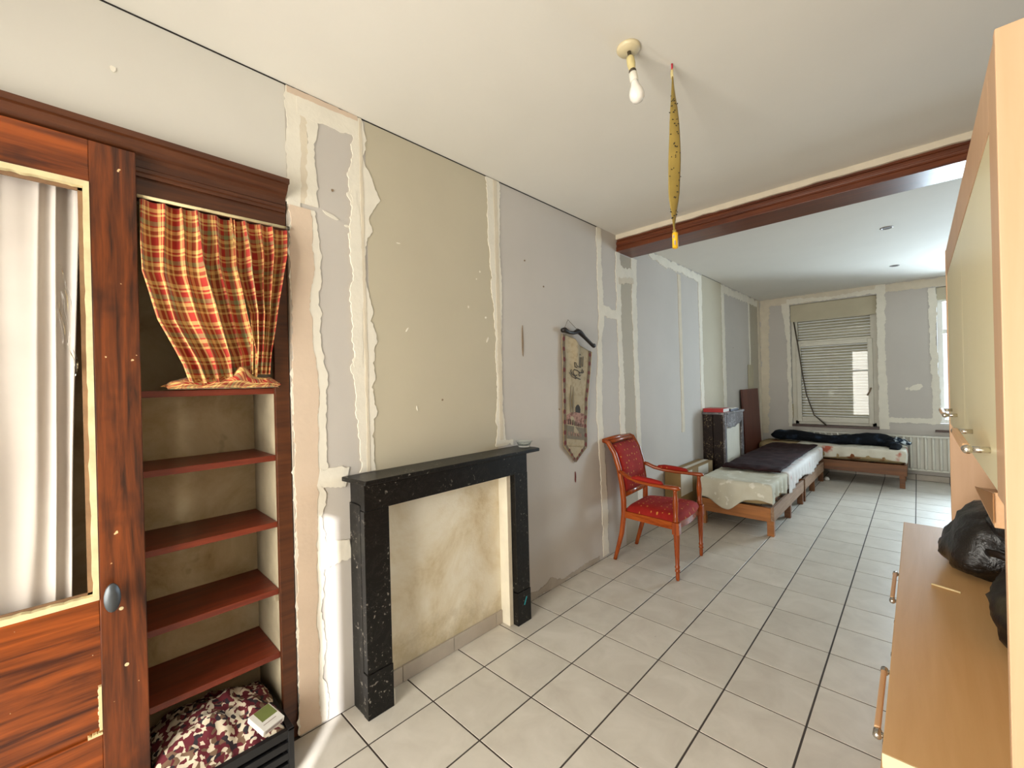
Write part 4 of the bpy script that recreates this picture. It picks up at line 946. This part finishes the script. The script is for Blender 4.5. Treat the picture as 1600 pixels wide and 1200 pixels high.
# ------------------------------------------------------------------ wall unit on the right
UX, UY0, UY1 = 2.052, .262, 2.08; SX = 1.885; BKX = 2.51; ZT = .750; TOP = 2.085
un = thing('wall_unit', 'pale maple wall unit with sideboard base and cream upper doors on the right', 'cabinet', (2.2, 1.17, 0))
wt = put('worktop', B().box(SX, BKX, UY0+.003, UY1-.003, ZT-.028, ZT), M['maple_top'], un, bevel=.002)
put('edge_band', B().box(SX, BKX, UY0, UY0+.003, ZT-.028, ZT), M['maple_edge'], wt)
put('base_body', B().box(SX+.045, BKX, UY0+.012, UY1-.012, .075, ZT-.028), M['maple'], un, bevel=.002)
put('plinth', B().box(SX+.075, BKX, UY0+.03, UY1-.03, 0, .075), M['maple_dark'], un)
def handle(parent, x, yc, z, ln=.30, out=.040, tilt=0):
    put('handle_bar', B().box(x-out-.007, x-out+.005, yc-ln/2+.012, yc+ln/2-.012, z-.010, z+.010), M['maple'], parent, bevel=.003)
    for s in (-1, 1):
        ye = yc+s*ln/2
        put('handle_post', B().tube([(x, ye, z), (x-out+.004, ye, z)], .0065, 12), M['steel'], parent, smooth=True)
        put('handle_end', B().tube([(x-out, ye-.014, z), (x-out, ye-.010, z), (x-out, ye+.010, z), (x-out, ye+.014, z)], [.005, .009, .009, .005], 14), M['steel'], parent, smooth=True)
ym = (UY0+UY1)/2
for k, (ya, yb) in enumerate(((UY0+.014, ym-.003), (ym+.003, UY1-.014))):
    d = put('drawer', B().box(SX+.024, SX+.044, ya, yb, .525, ZT-.034), M['maple'], un, bevel=.002)
    handle(d, SX+.024, ((.66, 1.50)[k]), .625, .30, .046)
    for (za, zb_) in ((.305, .520), (.080, .300)):
        d = put('drawer', B().box(SX+.024, SX+.044, ya, yb, za, zb_), M['maple'], un, bevel=.002); handle(d, SX+.024, (.66, 1.50)[k], (za+zb_)/2, .30, .046)
put('side_panel', B().box(UX+.002, BKX, UY1-.022, UY1, ZT, TOP), M['maple_v'], un, bevel=.002)
put('front_upright', B().box(UX+.002, UX+.041, UY0, UY0+.022, ZT, TOP), M['maple_v'], un, bevel=.002)
put('back_panel', B().box(BKX-.012, BKX, UY0+.06, UY1-.022, ZT, 1.95), M['maple'], un)
put('upper_body', B().box(UX+.045, BKX-.012, UY0+.05, UY1-.022, 1.29, 1.98), M['maple_dark'], un, bevel=.002)
put('front_frame', B().box(UX+.004, UX+.024, UY0+.022, UY0+.125, 1.262, TOP).box(UX+.004, UX+.024, UY0+.125, UY1-.022, 1.965, TOP), M['maple_v'], un, bevel=.0015)
put('frame_tie', B().box(UX+.024, UX+.046, UY0+.022, UY1-.022, 1.90, 1.96), M['maple_dark'], un)
for k, (ya, yb, zb_, hc, hl) in enumerate(((UY0+.127, 1.168, 1.268, .70, .40), (1.172, UY1-.024, 1.258, 1.70, .33))):
    d = put('upper_door', B().box(UX+.0055, UX+.0235, ya, yb, zb_, 1.963), M['pale_glass'], un, bevel=.0015)
    handle(d, UX+.0055, hc, 1.335, hl, .034)
put('inner_shelf', B().prism([(1.04, 1.040), (1.60, 1.040), (1.60, 1.052), (1.04, 1.145)], 0, 2.105, BKX-.012), M['maple'], un, bevel=.002)
put('inner_shelf_face', B().prism([(1.03, 1.055), (1.59, 1.055), (1.59, 1.056), (1.03, 1.143)], 0, 2.102, 2.105), M['maple_dark'], un)
put('screw_cap', B().lathe([(.001, 0), (.007, .0), (.007, .003), (.001, .004)], (2.19, UY1-.022, 1.10), 10, (0, -1, 0)), M['maple_dark'], un)
# bags on the worktop
def lump(c, r, seed, p=3.0, tilt=0):
    def fn(u, v):
        th = 2*math.pi*u; ph = math.pi*(v-.5); a = Vector((math.cos(th)*math.cos(ph), math.sin(th)*math.cos(ph), math.sin(ph)))
        k = (sum(abs(q)**p for q in a))**(-1/p); a *= k
        f = 1+.13*nz(a.x*1.6, a.y*1.6, a.z*1.6+seed)+.06*nz(a.x*4, a.y*4, a.z*4+seed)
        q = Vector((a.x*r[0]*f, a.y*r[1]*f, a.z*r[2]*f)); q.x += tilt*q.z
        return (c[0]+q.x, c[1]+q.y, max(ZT+.0015, c[2]+q.z))
    return B().grid(fn, 44, 28)
bg = thing('black_bag', 'glossy black bag slumped on the worktop under the cream doors', 'bag', (2.17, 1.55, ZT))
put('bag_body', lump((2.185, 1.56, ZT+.115), (.165, .19, .135), 3, 3.2, .25), M['bag'], bg, smooth=True)
put('bag_flap', lump((2.235, 1.42, ZT+.205), (.115, .12, .055), 9, 2.6), M['bag'], bg, smooth=True)
put('bag_strap', B().tube([(2.10, 1.40, ZT+.11), (2.13, 1.33, ZT+.13), (2.17, 1.32, ZT+.12), (2.22, 1.34, ZT+.10)], [(.012, .004)]*4, 8), M['bag2'], bg, smooth=True)
bg = thing('brown_printed_bag', 'flat dark brown printed bag lying in front of the glossy black bag', 'bag', (2.26, 1.06, ZT))
put('bag_body', lump((2.25, 1.01, ZT+.068), (.155, .225, .078), 14, 3.4), M['bag2'], bg, smooth=True)
put('bag_handle', B().tube([(2.13, 1.20, ZT+.08), (2.15, 1.24, ZT+.14), (2.22, 1.26, ZT+.155), (2.29, 1.22, ZT+.12)], .007, 8), M['bag'], bg, smooth=True)
put('straw', B().tube([(1.972, 1.262, ZT+.004), (2.042, 1.238, ZT+.004)], .0035, 8), M['straw'], None, smooth=True, label='pale straw lying across the sideboard worktop', cat='straw')

# ------------------------------------------------------------------ bulb, fly paper, downlights
lb = thing('bare_bulb', 'bare white bulb hanging from an ivory ceiling rose', 'lamp', (1.145, .715, H))
put('ceiling_rose', B().lathe([(.046, 0), (.046, -.006), (.040, -.014), (.012, -.018), (.001, -.018)], (1.145, .715, H), 28), M['rose'], lb, smooth=True)
ax = Vector((.035, 0, -.228)).normalized(); c0 = Vector((1.147, .715, H-.016))
put('cord_bracket', B().tube([c0, c0+ax*.03, c0+ax*.034+Vector((-.012, 0, 0))], .008, 8), M['dark_metal'], lb, smooth=True)
put('taped_cord', B().lathe([(.010, .022), (.015, .030), (.016, .055), (.013, .075), (.009, .082)], c0, 14, ax), M['tape_cream'], lb, smooth=True)
put('socket_collar', B().lathe([(.012, .080), (.0145, .084), (.0145, .090), (.012, .094)], c0, 14, ax), M['dark_metal'], lb, smooth=True)
put('socket', B().lathe([(.012, .092), (.0155, .095), (.0165, .128), (.0150, .130)], c0, 18, ax), M['socket'], lb, smooth=True)
put('bulb', B().lathe([(.0135, .128), (.014, .140), (.018, .152), (.0255, .170), (.0285, .186), (.027, .200), (.020, .211), (.010, .217), (.001, .2185)], c0, 24, ax), M['bulb'], lb, smooth=True)
fp_ = thing('fly_paper', 'ochre sticky fly paper strip hanging from the ceiling', 'fly paper', (1.231, .925, H))
put('pin', B().lathe([(.004, 0), (.004, -.02), (.003, -.026), (.001, -.028)], (1.231, .925, H), 8), M['red_pin'], fp_, smooth=True)
axw = Vector((math.cos(yaw), math.sin(yaw), 0))
def tape(v): # returns centre, half width, twist
    z = lerp(H-.055, 2.125, v); hw = interp([(0, .006), (.08, .011), (.3, .021), (.55, .0255), (.75, .025), (.9, .016), (1, .007)], v)
    tw = interp([(0, .9), (.2, .15), (.5, -.1), (.8, .2), (1, .9)], v)
    return Vector((1.231-.004*v+.004*math.sin(v*5), .925+.003*math.sin(v*4), z)), hw, tw
def tapef(u, v):
    c, hw, tw = tape(v); d = Vector((math.cos(yaw+tw), math.sin(yaw+tw), 0)); nrm = Vector((d.y, -d.x, 0))
    return tuple(c+d*hw*(2*u-1)+nrm*(.004*(1-(2*u-1)**2)))
put('sticky_ribbon', B().grid(tapef, 8, 60), M['tape_yellow'], fp_, smooth=True, solid=.0008)
put('loop', B().tube([(1.231, .925, H-.02), (1.229, .925, H-.04), (1.231, .925, H-.06)], [(.006, .003)]*3, 8), M['tape_cream'], fp_, smooth=True)
put('neck', B().tube([tape(1)[0]+Vector((0, 0, .004)), (1.226, .925, 2.11)], [(.007, .003), (.009, .005)], 8), M['tape_yellow'], fp_, smooth=True)
put('cartridge', B().lathe([(.001, .004), (.0085, .004), (.0085, 0), (.0115, 0), (.0115, .062), (.009, .064), (.001, .064)], (1.226, .925, 2.052), 16), M['yellow'], fp_, smooth=True)
put('cartridge_label', B().box(1.2265, 1.2330, .9128, .9136, 2.062, 2.080).box(1.222, 1.228, .9128, .9136, 2.092, 2.104), M['print_grey'], fp_)
flym = None
for k in range(46):
    v = random.uniform(.12, .93); u = random.choice([random.uniform(.05, .95), random.uniform(.05, .95), random.choice([-.04, 1.04])])
    c, hw, tw = tape(v); p = Vector(tapef(u, v)); d = Vector((math.cos(yaw+tw), math.sin(yaw+tw), 0)); nrm = Vector((d.y, -d.x, 0))
    p = p+nrm*.0018
    if flym is None:
        bq = B().lathe([(.0002, -.0035), (.0016, -.002), (.0019, 0), (.0013, .002), (.0016, .003), (.0002, .0042)], (0, 0, 0), 6)
        flym = bpy.data.meshes.new('fly'); flym.from_pydata(bq.v, [], bq.f); flym.materials.append(M['black'])
    o = link('fly', flym, fp_); o.location = p-Vector((1.231, .925, H)); o.rotation_euler = (random.uniform(-1.5, 1.5), random.uniform(0, 3), random.uniform(0, 6))
    s = random.uniform(.8, 1.3); o.scale = (s, s, s)
for k, (x, y, lbl) in enumerate(((1.77, 4.27, 'round recessed ceiling downlight nearest the beam'), (1.77, 6.12, 'round recessed ceiling downlight nearest the far window'))):
    d = thing('downlight', lbl, 'ceiling light', (x, y, H), 0, 'recessed downlights of the far room')
    put('ring', B().lathe([(.030, 0), (.030, -.003), (.040, -.006), (.047, -.003), (.047, 0)], (x, y, H), 24), M['downlight'], d, smooth=True)
    put('lamp_face', B().lathe([(.001, -.001), (.030, -.001), (.030, -.002), (.001, -.002)], (x, y, H), 20), M['downlight_in'], d)
